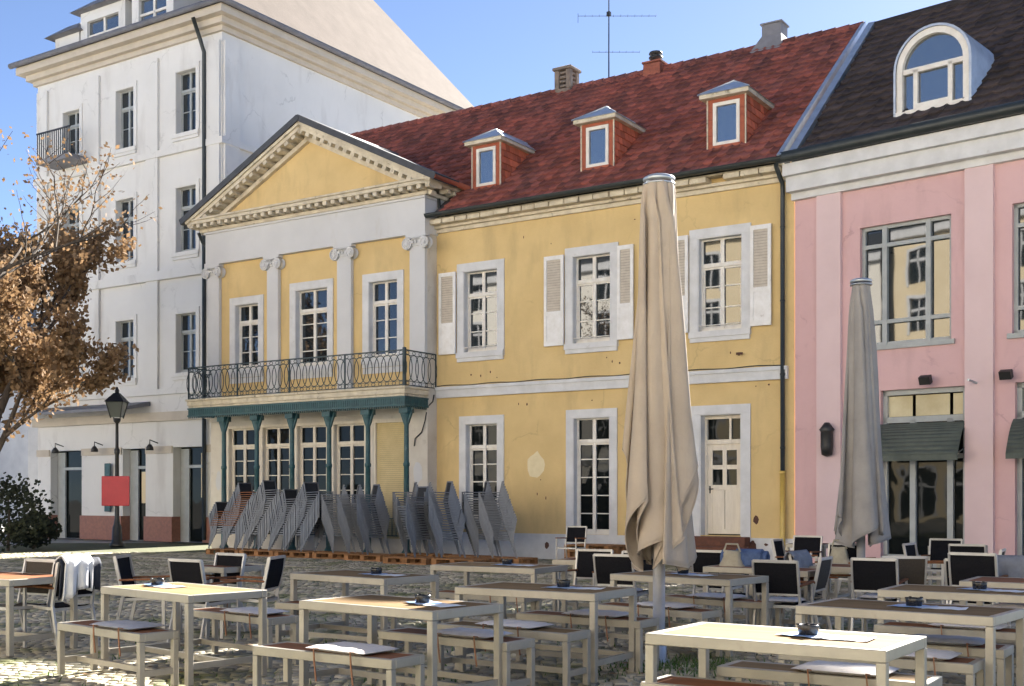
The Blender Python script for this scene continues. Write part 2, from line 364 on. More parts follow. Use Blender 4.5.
def shutter(parent,x0,x1,z0,z1,y):
    s=MB(); t=.045; ys=y-.10
    s.box(x0,x0+.075,ys,ys+t,z0,z1); s.box(x1-.075,x1,ys,ys+t,z0,z1)
    s.box(x0+.075,x1-.075,ys+.001,ys+t-.001,z1-.1,z1-.001); s.box(x0+.075,x1-.075,ys+.001,ys+t-.001,z0+.001,z0+.12)
    zm=z0+(z1-z0)*.36; s.box(x0+.075,x1-.075,ys+.001,ys+t-.001,zm-.05,zm+.05)
    s.box(x0+.075,x1-.075,ys+.012,ys+t-.012,z0+.12,zm-.05)
    s.box(x0+.01,x0+.05,ys+t,y,z0+.25,z0+.29); s.box(x0+.01,x0+.05,ys+t,y,z1-.3,z1-.26)
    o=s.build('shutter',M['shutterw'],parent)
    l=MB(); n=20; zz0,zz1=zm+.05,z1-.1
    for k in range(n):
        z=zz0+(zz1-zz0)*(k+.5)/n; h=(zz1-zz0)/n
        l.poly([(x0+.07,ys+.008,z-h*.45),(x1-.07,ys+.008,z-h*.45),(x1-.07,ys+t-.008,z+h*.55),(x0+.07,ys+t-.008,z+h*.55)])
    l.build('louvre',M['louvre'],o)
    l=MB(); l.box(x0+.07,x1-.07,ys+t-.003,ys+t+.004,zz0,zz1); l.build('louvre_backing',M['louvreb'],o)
    return o
def tiles(mb,x0,x1,y0,z0,y1,z1,tw=.225,tl=.34,clip=None,lift=.05,wave=.034):
    """courses of interlocking tiles on the slope from (y0,z0) up to (y1,z1)"""
    L_=math.hypot(y1-y0,z1-z0); dy,dz=(y1-y0)/L_,(z1-z0)/L_; ny,nz=-dz,dy
    nr=int(L_/tl)+1; nc=int((x1-x0)/tw)+1
    prof=[(0,.9),(.16,.25),(.42,0),(.70,.35),(.88,1.0),(1.0,.95)]
    for r in range(nr):
        s0=r*tl; s1=min(s0+tl*1.06,L_)
        for c in range(nc):
            xa=x0+c*tw
            cx=xa+tw/2; cs=s0+tl/2
            if clip and not clip(cx,y0+dy*cs): continue
            mb.tag=random.random(); j=random.uniform(-.006,.006); base=len(mb.v)
            lo=[];hi=[];lip=[]
            for u,h in prof:
                x=min(xa+u*tw*1.01,x1); hh=h*wave+j
                mb.v.append((x,y0+dy*s0+ny*(lift+hh),z0+dz*s0+nz*(lift+hh)))
            for u,h in prof:
                x=min(xa+u*tw*1.01,x1); hh=h*wave+j
                mb.v.append((x,y0+dy*s1+ny*(hh+.004),z0+dz*s1+nz*(hh+.004)))
            for u,h in prof:
                x=min(xa+u*tw*1.01,x1)
                mb.v.append((x,y0+dy*s0+ny*-.01,z0+dz*s0+nz*-.01))
            n=len(prof)
            mb.smooth=True
            for k in range(n-1): mb.face((base+k,base+k+1,base+n+k+1,base+n+k))
            mb.smooth=False
            for k in range(n-1): mb.face((base+2*n+k,base+2*n+k+1,base+k+1,base+k))
    mb.tag=.5

# ================================================================= THE YELLOW HOUSE
HZ=math.atan2(-.547,.837)
H=empty('yellow_house',(5.9,26.0,0),HZ,'ochre yellow two-storey house with red dormer roof and columned balcony wing','house')
SL=.807                      # roof slope
EZ,EY=8.80,-.46              # eave line
RY,RZ=5.5,8.80+.807*5.96     # ridge
def roofz(y): return EZ+SL*(y-EY)
winA=(-8.52,-7.48,5.24,7.32); winB=(-5.28,-4.24,5.24,7.36); winC=(-1.98,-.92,5.28,7.40)
gA=(-8.46,-7.48,.95,3.40); gB=(-5.26,-4.26,.62,3.44); dr=(-1.93,-.94,.66,3.40)
mb=MB(); wall(mb,-9.4,.27,.62,8.75,[winA,winB,winC,gA,gB,dr],0,.3)
mb.poly([(.27,0,.0),(.27,.6,.0),(.27,.6,8.75),(.27,0,8.75)]); mb.poly([(.14,.6,.0),(.14,11,.0),(.14,11,8.75),(.14,.6,8.75)]); mb.poly([(.14,.6,8.75),(.27,.6,8.75),(.27,.6,0),(.14,.6,0)]); mb.poly([(.14,0,8.75),(.14,11,8.75),(.14,5.5,RZ-.12)])
mb.poly([(-17.4,11,0),(-17.4,11,8.75),(.14,11,8.75),(.14,11,0)])
mb.poly([(-17.4,0,0),(-17.4,0,8.75),(-17.4,11,8.75),(-17.4,11,0)]); mb.poly([(-17.4,0,8.75),(-17.4,5.5,RZ-.12),(-17.4,11,8.75)])
mb.build('wall',M['yellow'],H)
mb=MB(); wall(mb,-9.4,.26,0,.62,[(-1.93,-.94,.0,.62)],-.035,.3); mb.poly([(-9.4,-.035,.62),(.26,-.035,.62),(.26,.0,.62),(-9.4,.0,.62)]); mb.build('plinth',M['white'],H)
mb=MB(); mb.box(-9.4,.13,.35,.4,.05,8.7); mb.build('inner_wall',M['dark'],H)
for wd,rows,gl in ((winA,3,'glass'),(winB,3,'glass'),(winC,3,'glass')):
    window(H,*wd,0,.21,rows,.29,m_gl=gl)
window(H,*gA,0,.2,4,.24,m_gl='glassd'); window(H,*gB,0,.2,5,.2,m_gl='glassd',sill=False)
for x0,x1,z0,z1 in ((-9.27,-8.74,5.22,7.34),(-6.05,-5.50,5.22,7.42),(-4.02,-3.60,5.24,7.46),(-2.72,-2.20,5.28,7.5),(-.70,-.22,5.30,7.52)):
    shutter(H,x0,x1,z0,z1,0)
# small window bars in front of the sills
for wd in (winA,winB,winC):
    t=MB(); t.tube([(wd[0]+.02,-.015,wd[2]+.13),(wd[1]-.02,-.015,wd[2]+.13)],.014,5); t.build('sill_rail',M['casement'],H)
# door
W=MB(); a,b,c,d=dr
W.box(a-.22,a-.002,-.035,.02,c-.05,d); W.box(b+.002,b+.22,-.035,.02,.62,d); W.box(a-.22,b+.22,-.035,.02,d+.002,d+.2)
W.box(a-.003,a+.02,-.02,.26,c,d); W.box(b-.02,b+.003,-.02,.26,c,d); W.box(a,b,-.02,.26,d-.02,d+.003)
door=W.build('door',M['white'],H)
f=MB(); y=.2; ia,ib=a+.02,b-.02
f.box(ia,ia+.06,y,y+.07,c,d-.02); f.box(ib-.06,ib,y,y+.07,c,d-.02); f.box(ia+.06,ib-.06,y,y+.07,d-.1,d-.021)
zt=d-.62; f.box(ia+.06,ib-.06,y-.02,y+.06,zt-.05,zt+.05); f.box((ia+ib)/2+.12,(ia+ib)/2+.17,y,y+.06,zt+.05,d-.1)
f.build('frame',M['cream'],door)
lf=MB(); ly=y+.02; z1=zt-.05; zm=c+1.02
lf.box(ia+.06,ia+.18,ly,ly+.05,c+.03,z1); lf.box(ib-.18,ib-.06,ly,ly+.05,c+.03,z1); mx_=(ia+ib)/2; lf.box(mx_-.05,mx_+.05,ly,ly+.05,zm+.12,z1-.12)
lf.box(ia+.18,ib-.18,ly+.001,ly+.049,z1-.14,z1); lf.box(ia+.18,ib-.18,ly+.001,ly+.049,zm,zm+.12); zq=(zm+z1)/2; lf.box(ia+.18,ib-.18,ly+.003,ly+.047,zq-.05,zq+.05)
lf.box(ia+.18,mx_-.008,ly+.012,ly+.045,c+.03,zm); lf.box(mx_+.008,ib-.18,ly+.012,ly+.045,c+.03,zm); lf.box(ia+.18,ib-.18,ly,ly+.05,c+.03,c+.14)
lf.build('leaf',M['cream'],door)
g=MB(); g.box(ia+.1,ib-.1,ly+.03,ly+.037,zm+.05,d-.06); g.build('pane',M['glassd'],door)
hd=MB(); hd.tube([(ia+.12,ly-.005,c+1.05),(ia+.12,ly-.06,c+1.05),(ia+.22,ly-.06,c+1.05)],.011,6); hd.box(ia+.105,ia+.135,ly-.008,ly,c+.95,c+1.12); hd.build('handle',M['black'],door)
for i,(yy,zz) in enumerate(((-.02,.64),(-.34,.43),(-.66,.215))):
    s=MB(); s.box(-2.15,-.72 if i==0 else -.6,yy-.34 if i<2 else yy-.34,yy if i==0 else yy-.0,zz-.215 if i<2 else 0,zz)
    if i==0: s.box(-1.93,-.94,-.02,.25,.5,.643)
    bevel(s.build('step',M['redbrown'],H),.02,2)
# string course, cornice, gutter, downpipe
s=MB(); s.box(-9.37,.15,-.09,0,4.10,4.38); s.box(-9.37,.15,-.13,-.0905,4.30,4.382); s.build('string_course',M['white'],H)
t=MB(); t.tube([(-9.3+i*.2,-.12+.006*math.sin(i*1.7),4.405+.012*math.sin(i*.9)) for i in range(48)],.012,5); t.build('cable',M['wire'],H)
s=MB(); s.box(-9.38,.14,-.07,0,8.40,8.50); s.box(-9.38,.14,-.16,-.0,8.502,8.57)
s.build('cornice_bed',M['stone'],H)
s=MB(); x=-9.36
while x<-.05:
    ww=random.uniform(.36,.46); dd=random.uniform(-.02,.02)
    if random.random()>.05: s.box(x,min(x+ww-.025,.14),-.36+dd,-.0,8.574,8.70+random.uniform(-.008,.004))
    x+=ww
s.box(-9.38,.14,-.30,0,8.705,8.745)
bevel(s.build('cornice',M['stone'],H),.012,1)
s=MB(); n=9
prof=[(-.09*math.cos(math.pi*k/n),-.085*math.sin(math.pi*k/n)) for k in range(n+1)]
x0,x1=-9.36,.2; base=len(s.v)
for (yy,zz) in prof: s.v.append((x0,-.52+yy,8.80+zz)); s.v.append((x1,-.52+yy,8.80+zz))
for k in range(n): s.smooth=True; s.face((base+2*k,base+2*k+1,base+2*k+3,base+2*k+2))
s.smooth=False
s.tube([(x0,-.61,8.80),(x1,-.61,8.80)],.013,6)
for k in range(16): s.box(-9.2+k*.6,-9.17+k*.6,-.62,-.40,8.79,8.80)
s.build('gutter',M['gutter'],H)
t=MB(); t.tube([(.05,-.5,8.76),(.05,-.48,8.62),(.05,-.12,8.35),(.05,-.10,8.2),(.05,-.10,2.1)],.05,10); 
for z in (7.4,5.8,4.2,2.6): t.tube([(.05,-.10,z-.02),(.05,-.10,z+.02)],.058,10)
t.build('downpipe',M['gutter'],H)
t=MB(); t.tube([(.05,-.10,2.1),(.05,-.10,0.02)],.062,10); t.tube([(.05,-.10,2.04),(.05,-.10,2.1)],.072,10); t.build('downpipe_foot',M['dpaint'],H)
# wear: pale repair patch, spalled holes
def blob(cx,cz,rx,rz,y,mt,name,n=14):
    s=MB(); pts=[(cx+rx*math.cos(2*math.pi*k/n)*random.uniform(.75,1.1),y,cz+rz*math.sin(2*math.pi*k/n)*random.uniform(.75,1.1)) for k in range(n)]
    s.poly(pts); s.build(name,M[mt],H)
blob(-6.36,2.32,.27,.33,-.004,'patch','plaster_patch')
blob(-.60,1.03,.07,.11,-.004,'spall','spalled_spot'); blob(-.66,.42,.10,.16,-.039,'spall','spalled_spot'); blob(-.35,.48,.05,.03,-.039,'spall','spalled_spot'); blob(-.1,.35,.05,.06,-.039,'spall','spalled_spot'); blob(-6.0,.34,.06,.1,-.039,'spall','spalled_spot')
for cx,cz in ((-8.0,4.62),(-7.7,4.7),(-7.5,4.55),(-8.3,4.66),(-4.2,4.75),(-4.35,4.85),(-4.0,4.7),(-1.2,4.76),(-1.0,4.7),(-.6,3.98),(-.3,4.0),(-6.85,3.85),(-6.6,3.83),(-4.75,3.85),(-6.2,1.95),(-6.3,1.6),(-6.05,1.5),(-6.7,8.0),(-3.6,8.05),(-5.9,7.75)):
    blob(cx,cz,random.uniform(.012,.03),random.uniform(.015,.05),-.004,'spall','plaster_chip',7)
t=MB(); t.tube([(-.95,-.01,4.72),(-.95,-.09,4.72)],.02,6); t.box(-1.02,-.88,-.12,-.08,4.69,4.74); t.build('wall_hook',M['spall'],H)
# main roof
rf=MB()
wr=lambda x:(11.86-(abs(x+13.4))*.486)         # wing roof surface height
dorm=[(-8.54,-7.66),(-5.27,-4.37),(-1.93,-1.0)]
DY=.4
def clipm(x,y):
    z=roofz(y)
    if x<-9.0 and z<wr(x)-.1: return False
    for a_,b_ in dorm:
        if a_+.03<x<b_-.03 and DY+.02<y<1.6: return False
    return True
tiles(rf,-17.5,.12,EY-.05,EZ-.04,RY,RZ,clip=clipm)
roof=rf.build('roof',M['tile'],H)
u=MB(); u.poly([(-9.3,EY,EZ-.06),(.12,EY,EZ-.06),(.12,RY,RZ-.06),(-9.3,RY,RZ-.06)]); u.poly([(-17.5,2.5,roofz(2.5)-.06),(-9.3,2.5,roofz(2.5)-.06),(-9.3,RY,RZ-.06),(-17.5,RY,RZ-.06)])
u.poly([(-17.5,RY,RZ-.06),(.12,RY,RZ-.06),(.12,11.5,EZ-.06),(-17.5,11.5,EZ-.06)]); u.build('roof_deck',M['slate'],roof)
rr=MB(); x=-17.5
while x<.1:
    rr.tag=random.random(); rr.tube([(x,RY,RZ+.0),(x+.37,RY,RZ+.015)],[.095,.105],8); x+=.36
rr.tag=.5; rr.build('ridge_tile',M['tile'],roof)
vg=MB(); vg.bar((.15,EY-.1,EZ-.02),(.15,RY,RZ+.02),.1,.16); vg.build('verge',M['zinc'],roof)
# dormers
def dormer(a,b):
    z0=roofz(DY)-.05; zt=z0+1.2
    s=MB(); wo=(a+.16,b-.16,z0+.13,z0+1.09)
    wall(s,a,b,z0,zt,[wo],DY,.12)
    yb=(zt-EZ)/SL+EY
    d_=s.build('dormer',M['tilered'],H)
    ck=MB()
    # cheeks: rows of hung shingles following the roof slope
    for x_,sg in ((b,1),(a,-1)):
        z=z0; r=0
        while z<zt-.01:
            h=min(.17,zt-z); ys=max(DY,(z-EZ)/SL+EY-.02); y_=DY-(.11 if r%2 else 0.0)
            ye=(z+h-EZ)/SL+EY
            while y_<ye+.0:
                ya=max(y_,DY); yz=min(y_+.198,ye+.02)
                if yz>ya+.02:
                    ck.tag=random.random(); za=max(z,roofz(ya)-.06)
                    if True:
                        x1_=x_+sg*random.uniform(.022,.034)
                        p=[(x1_,ya,z),(x1_,yz,z),(x_+sg*.004,yz,z+h*1.04),(x_+sg*.004,ya,z+h*1.04)]
                        ck.poly(p if sg>0 else p[::-1]); q=[(x_,ya,z),(x_,yz,z),(x1_,yz,z),(x1_,ya,z)]; ck.poly(q)
                y_+=.214
            z+=.17; r+=1
        ck.poly([(x_,DY,z0),(x_,DY,zt),(x_,yb,zt)])
    ck.build('cheek',M['tilered'],d_)
    fr=MB()   # shingle courses on the front, corner beads
    for k in range(6):
        z=z0+.01+k*.18
        for (u0,u1) in ((a+.03,a+.13),(b-.13,b-.03)): fr.box(u0,u1,DY-.018,DY-.002,z,z+.168)
    fr.box(a+.14,b-.14,DY-.018,DY-.002,z0+1.12,zt-.01); fr.box(a+.1,b-.1,DY-.06,DY,z0+.02,z0+.12)
    fr.build('front_shingle',M['tilered'],d_)
    bd=MB()
    for x_ in (a,b):
        bd=MB(); bd.box(x_-.014,x_+.014,DY-.026,DY+.012,z0,zt); bd.build('corner_bead',M['stone'],d_)
    
    wf=MB(); w0,w1,w2,w3=wo; yy=DY-.03
    wf.box(w0-.02,w0+.06,yy,yy+.1,w2-.02,w3+.02); wf.box(w1-.06,w1+.02,yy,yy+.1,w2-.02,w3+.02); wf.box(w0+.06,w1-.06,yy,yy+.1,w2-.02,w2+.07); wf.box(w0+.06,w1-.06,yy,yy+.1,w3-.06,w3+.02)
    wf.build('frame',M['casement'],d_)
    g=MB(); g.box(w0+.05,w1-.05,yy+.05,yy+.06,w2+.05,w3-.05); g.build('pane',M['glassn'],d_)
    tr=MB(); o_=.13; tr.box(a-o_,b+o_,DY-o_-.05,DY-o_+.07,zt,zt+.09)
    for x_ in (a-o_+.03,b+o_-.03): tr.box(x_-.03,x_+.03,DY-o_+.07,yb+.06,zt+.001,zt+.089)
    tr.box(a-.1,b+.1,DY-o_+.07,yb,zt,zt+.03)
    tr.build('eaves_board',M['stone'],d_)
    hr=MB(); zr=zt+.50; xm=(a+b)/2; yr=DY+.42; e=.16; ze=zt+.092
    A_=(a-e,DY-e-.05,ze);B_=(b+e,DY-e-.05,ze); yb2=(ze-EZ)/SL+EY+.06; C_=(b+e,yb2,ze); D_=(a-e,yb2,ze); yt=(zr-EZ)/SL+EY+.05
    P_=(xm,yr,zr);Q_=(xm,yt,zr)
    hr.poly([A_,B_,P_]); hr.poly([B_,C_,Q_,P_]); hr.poly([D_,A_,P_,Q_]); hr.poly([A_,D_,C_,B_])
    hr.tube([A_,P_],.02,5); hr.tube([B_,P_],.02,5); hr.tube([P_,Q_],.022,5)
    hr.build('dormer_roof',M['zinc'],d_)
for a_,b_ in dorm: dormer(a_,b_)
# chimneys + antenna
c=MB(); x0,x1,y0,y1=-9.0,-8.45,5.28,5.82
c.box(x0+.02,x1-.02,y0+.02,y1-.02,13.0,13.62)
for xx in (x0,x1-.16): 
    for yy in (y0,y1-.16): c.box(xx,xx+.16,yy,yy+.16,13.6,14.16)
for k in range(4):
    z=13.66+k*.13; c.box(x0+.16,x1-.16,y0+.03,y0+.2,z,z+.07); c.box(x0+.16,x1-.16,y1-.2,y1-.03,z,z+.07); c.box(x1-.2,x1-.03,y0+.16,y1-.16,z,z+.07)
c.box(x0-.05,x1+.05,y0-.05,y1+.05,14.16,14.24); c.hexa([(x0-.05,y0-.05,14.24),(x1+.05,y0-.05,14.24),(x1+.05,y1+.05,14.24),(x0-.05,y1+.05,14.24),(x0+.15,y0+.15,14.33),(x1-.15,y0+.15,14.33),(x1-.15,y1-.15,14.33),(x0+.15,y1-.15,14.33)])
bevel(c.build('chimney',M['concrete'],H,'square concrete chimney with louvred head'),.015,1)
c=MB(); x0,x1=-6.02,-5.5
for k in range(10):
    z=12.9+k*.085; e=.004 if k%2 else 0; c.box(x0+e,x1-e,5.2+e,5.85-e,z,z+.078); 
c.box(x0+.01,x1-.01,5.21,5.84,12.9,13.74); c.box(x0-.03,x1+.03,5.17,5.88,13.76,13.81)
ch=c.build('chimney',M['brick'],H,'brick chimney with dark round cowl')
c=MB(); c.lathe([(.16,13.81),(.16,13.95),(.2,13.97),(.2,14.0),(.12,14.02),(.12,14.07),(.2,14.09),(.18,14.14),(.05,14.17)],12,(-5.78,5.52,0)); c.build('cowl',M['black'],ch)
c=MB(); c.hexa([(-3.0,5.25,13.3),(-1.95,5.25,13.3),(-1.95,5.95,13.3),(-3.0,5.95,13.3),(-2.55,5.35,13.86),(-2.02,5.35,13.86),(-2.02,5.85,13.86),(-2.55,5.85,13.86)])
c.box(-2.55,-2.02,5.35,5.85,13.862,14.15); c.box(-2.59,-1.98,5.31,5.89,14.15,14.19); c.build('chimney',M['wslate'],H,'flared grey sheet metal chimney hood')
an=MB(); ax,ay=-7.28,5.5; an.tube([(ax,ay,13.3),(ax,ay,16.9)],[.024,.016],6)
def yagi(z,l0,l1,n,dirx,el):
    an.tube([(ax-l0,ay-.65*l0,z),(ax+l1,ay+.65*l1,z)],.007,5)
    for k in range(n):
        t=-l0+(l0+l1)*k/(n-1); an.tube([(ax+t+.5*el,ay+.65*t-.8*el,z+.01),(ax+t-.5*el,ay+.65*t+.8*el,z+.01)],.0045,4)
yagi(15.5,.75,1.15,12,1,.10); yagi(14.45,.4,.75,8,-1,.09); an.box(ax-.05,ax+.05,ay-.05,ay+.05,15.5,15.62)
an.tube([(ax-.75,ay-.49,15.58),(ax-.75,ay-.49,15.30)],.006,4)
an.build('antenna',M['black'],H)
# ---- the columned wing
PX0,PX1,PY=-17.42,-9.40,-.40
pw=[(-16.40,-15.46,5.22,7.1),(-14.02,-12.83,5.16,7.3),(-11.36,-10.38,5.22,7.28)]
mb=MB(); wall(mb,PX0,PX1,4.2,8.35,pw,PY,.28); mb.build('wing_wall',M['yellow'],H)
for q,wd in enumerate(pw): window(H,*wd,PY,.21,4 if q==1 else 3,.27,m_gl='glass')
for wd in pw:     # apron under the balcony windows
    s=MB(); s.box(wd[0]-.2,wd[1]+.2,PY-.03,PY,4.82,4.97); s.build('window_apron',M['white'],H)
fw=[(-16.66,-15.58,.42,3.52),(-15.30,-14.24,.42,3.52),(-13.96,-12.86,.42,3.52),(-12.60,-11.50,.42,3.52),(-11.20,-10.06,.42,3.60)]
mb=MB(); wall(mb,PX0,PX1,0,4.198,fw,PY,.25)
mb.poly([(PX1,PY,0),(PX1,0,0),(PX1,0,9.3),(PX1,PY,9.3)]); mb.poly([(PX0,PY,0),(PX0,PY,9.3),(PX0,0,9.3),(PX0,0,0)]); mb.build('lower_wall',M['lowwhite'],H)
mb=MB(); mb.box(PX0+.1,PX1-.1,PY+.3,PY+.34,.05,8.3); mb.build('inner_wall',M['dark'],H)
for q in range(4): window(H,*fw[q],PY,.06,5,.17,depth=.16,m_fr='cream',m_sur='cream',m_gl='glassd',sill=False,panel=.35,name='french_window',fw=.06)
s=MB(); a,b,c,d=fw[4]; s.box(a,a+.05,PY+.01,PY+.12,c,d); s.box(b-.05,b,PY+.01,PY+.12,c,d); s.box(a,b,PY+.0,PY+.12,d-.1,d-.001)
rs=s.build('roller_shutter',M['cream'],H)
s=MB(); k=0; z=c
while z<d-.1:
    s.hexa([(a+.05,PY+.06,z),(b-.05,PY+.06,z),(b-.05,PY+.1,z),(a+.05,PY+.1,z),(a+.05,PY+.075,z+.05),(b-.05,PY+.075,z+.05),(b-.05,PY+.1,z+.05),(a+.05,PY+.1,z+.05)]); z+=.054
s.build('slat',M['roller'],rs)
s=MB(); s.box(PX0,PX1+.001,PY-.03,PY,3.72,3.80); s.build('band',M['lowwhite'],H)
# wall stain patches on the white pier
def pblob(cx,cz,rx,rz,mt):
    s=MB(); s.poly([(cx+rx*math.cos(2*math.pi*k/12)*random.uniform(.8,1.1),PY-.004,cz+rz*math.sin(2*math.pi*k/12)*random.uniform(.8,1.1)) for k in range(12)]); s.build('plaster_patch',M[mt],H)
pblob(-9.72,2.15,.16,.3,'portwhite'); pblob(-17.1,2.0,.12,.3,'portwhite')
# pilasters with ionic capitals
for (a,b) in ((-17.42,-16.97),(-15.03,-14.59),(-12.40,-11.90),(-9.90,-9.402)):
    s=MB(); s.box(a,b,PY-.12,PY+.001 if b<-9.5 else PY+.2,4.25,8.05); s.box(a-.04,b+.04 if b<-9.5 else b,PY-.15,PY,4.25,4.42)
    p=bevel(s.build('pilaster',M['portwhite'],H),.01,1)
    s=MB(); xm=(a+b)/2; hw=(b-a)/2
    s.box(a-.08,b+.08,PY-.19,PY,8.27,8.34); s.box(a-.0,b+.0,PY-.15,PY,8.04,8.27)
    for sg in (-1,1):
        cx_=xm+sg*(hw+.03); cz_=8.10
        n=18
        s.tube([(cx_,PY-.21,cz_),(cx_,PY-.02,cz_)],.155,n); s.tube([(cx_,PY-.235,cz_),(cx_,PY-.21,cz_)],.05,10)
        sp=[(cx_+(.145-.1*t/14)*math.cos(sg*(-.4-t*.8)+ (math.pi/2)),PY-.215,cz_+(.145-.1*t/14)*math.sin(sg*(-.4-t*.8)+(math.pi/2))) for t in range(15)]
        s.tube(sp,.018,5)
    for k in range(5):
        s.tube([(xm+(k-2)*hw*.42,PY-.17,8.10),(xm+(k-2)*hw*.42,PY-.19,8.20)],[.035,.05],7)
    s.tube([(a+.0,PY-.17,8.25),(b-.0,PY-.17,8.25)],.03,6)
    s.build('capital',M['stone' if False else 'portwhite'],p)
# frieze and cornices
s=MB(); s.box(PX0-.06,PX1+.04,PY-.16,.3,8.345,9.24); s.box(PX0-.1,PX1+.07,PY-.20,.3,9.242,9.30); s.build('frieze',M['portwhite'],H)
ZC=9.42
s=MB(); s.box(-17.55,-9.25,PY-.24,.45,9.302,9.40)
s.box(-17.86,-8.93,PY-.52,.75,9.505,9.60); s.box(-17.90,-8.89,PY-.56,.78,9.602,9.66)
x=-17.8
while x<-9.0: s.box(x,x+.14,PY-.50,PY-.2,9.402,9.503); x+=.29
y=-.1
while y<.7: s.box(-9.25,-8.97,y,y+.14,9.402,9.503); y+=.29
bevel(s.build('cornice',M['stone'],H),.01,1)
s=MB(); s.poly([(-17.2,PY-.08,9.66),(-9.6,PY-.08,9.66),(-13.4,PY-.08,11.5)]); s.build('tympanum',M['yellow'],H)
# raking cornice
def rake(xe,ze,xa,za,sg):
    s=MB(); d=Vector((xa-xe,0,za-ze)); Lr=d.length; d.normalize(); n_=Vector((-d.z,0,d.x)) if d.x>0 else Vector((d.z,0,-d.x))
    def q(t,h,y): p=Vector((xe,0,ze))+d*t+n_*h; return (p.x,y,p.z)
    def blk(t0,t1,h0,h1,y0,y1):
        s.hexa([q(t0,h0,y0),q(t1,h0,y0),q(t1,h0,y1),q(t0,h0,y1),q(t0,h1,y0),q(t1,h1,y0),q(t1,h1,y1),q(t0,h1,y1)])
    blk(.1,Lr,-.30,-.18,PY-.2,PY); blk(.0,Lr+.04,-.08,.02,PY-.52,PY); blk(.0,Lr+.06,.022,.10,PY-.57,PY)
    t=.35
    while t<Lr-.1: blk(t,t+.14,-.178,-.082,PY-.5,PY-.05); t+=.3
    o=s.build('raking_cornice',M['stone'],H)
    s2=MB(); s=s2
    blk(-.15,Lr+.1,.102,.27,PY-.62,PY+.4)
    s2.build('roof_edge',M['slate'],H)
rake(-17.86,9.50,-13.4,11.68,1); rake(-8.93,9.50,-13.4,11.68,-1)
s=MB(); zr=11.86; s.poly([(-13.4,PY-.6,zr),(-8.75,PY-.6,9.60),(-8.75,1.2,9.60),(-13.4,5.6,zr)]); s.poly([(-13.4,PY-.6,zr),(-13.4,5.6,zr),(-18.05,5.6,9.60),(-18.05,PY-.6,9.60)]); s.poly([(-13.4,5.6,zr),(-8.75,1.2,9.60),(-8.75,5.6,9.60)])
s.tube([(-13.4,PY-.63,zr+.02),(-13.4,5.6,zr+.02)],.08,8)
s.build('wing_roof',M['slate'],H)
t=MB(); t.tube([(-8.76,PY-.6,9.62),(-8.76,.65,9.62)],.075,8); t.build('wing_gutter',M['tilered'],H)
t=MB(); t.tube([(-9.30,-.05,9.30),(-9.28,-.02,8.9),(-9.30,-.1,8.83)],.045,8); t.build('drain_elbow',M['gutter'],H)
t=MB(); t.tube([(-17.62,PY-.3,9.3),(-17.58,PY-.15,9.0),(-17.5,PY-.05,8.9),(-17.5,PY-.05,8.6)],.05,8); t.build('drain_elbow',M['gutter'],H)
# balcony
BX0,BX1,BY=-17.34,-9.36,-1.40
s=MB(); s.box(BX0,BX1,BY,PY,4.14,4.27); s.box(BX0-.03,BX1+.03,BY-.04,PY,4.272,4.33); s.box(BX0+.03,BX1-.03,BY+.03,PY,4.08,4.138); sl=bevel(s.build('balcony_slab',M['stone'],H),.012,1)
s=MB(); z0,z1=3.85,4.078
s.box(BX0+.02,BX1-.02,BY+.04,BY+.08,z0,z1); s.box(BX1-.06,BX1-.02,BY+.08,PY,z0,z1); s.box(BX0+.02,BX0+.06,BY+.08,PY,z0,z1)
s.box(BX0,BX1,BY+.02,BY+.1,z1-.04,z1-.001); s.box(BX0,BX1,BY+.02,BY+.1,z0-.02,z0+.025); s.box(BX1-.08,BX1,BY+.1,PY,z1-.04,z1-.001); s.box(BX1-.08,BX1,BY+.1,PY,z0-.02,z0+.025)
x=BX0+.03
while x<BX1-.03:
    s.box(x,x+.035,BY+.028,BY+.04,z0+.03,z1-.045); s.box(x,x+.028,BY+.035,BY+.06,z0-.07,z0-.02); x+=.075
y=BY+.1
while y<PY-.03: s.box(BX1-.02,BX1-.008,y,y+.035,z0+.03,z1-.045); s.box(BX1-.06,BX1-.03,y,y+.028,z0-.07,z0-.02); y+=.075
s.box(BX0+.06,BX1-.06,BY+.1,PY,z1-.03,z1-.005)
s.build('balcony_fascia',M['teal'],H)
def ell(mb,c,rx,rz,axis,r=.011,n=18):
    pts=[]
    for k in range(n):
        t=2*math.pi*k/n; e=rx*math.copysign(abs(math.cos(t))**.9,math.cos(t))
        pts.append((c[0]+(e if axis=='x' else 0),c[1]+(e if axis=='y' else 0),c[2]+rz*math.sin(t)))
    mb.tube(pts,r,4,closed=True)
s=MB(); zb,ztp=4.36,5.24
def run(p,q,axis,nper):
    s.bar((*p,zb),(*q,zb),.03,.02); s.bar((*p,ztp),(*q,ztp),.045,.03); s.bar((*p,ztp-.12),(*q,ztp-.12),.015,.012); s.bar((*p,zb+.1),(*q,zb+.1),.015,.012)
    Ls=math.hypot(q[0]-p[0],q[1]-p[1]); n=int(Ls/.225); 
    for k in range(n):
        t=(k+.5)/n; c=(p[0]+(q[0]-p[0])*t,p[1]+(q[1]-p[1])*t,(zb+ztp)/2)
        ell(s,c,.19,.335,axis)
        for zz in (zb+.05,ztp-.062): ell(s,(c[0],c[1],zz),.06,.042,axis,.008,8)
    for k in range(nper+1):
        t=k/nper; x,y=p[0]+(q[0]-p[0])*t,p[1]+(q[1]-p[1])*t; s.box(x-.017,x+.017,y-.017,y+.017,4.30,ztp)
run((BX0+.04,BY+.04),(BX1-.04,BY+.04),'x',4); run((BX1-.04,BY+.04),(BX1-.04,-.06),'y',1); run((BX0+.04,BY+.04),(BX0+.04,PY),'y',1)
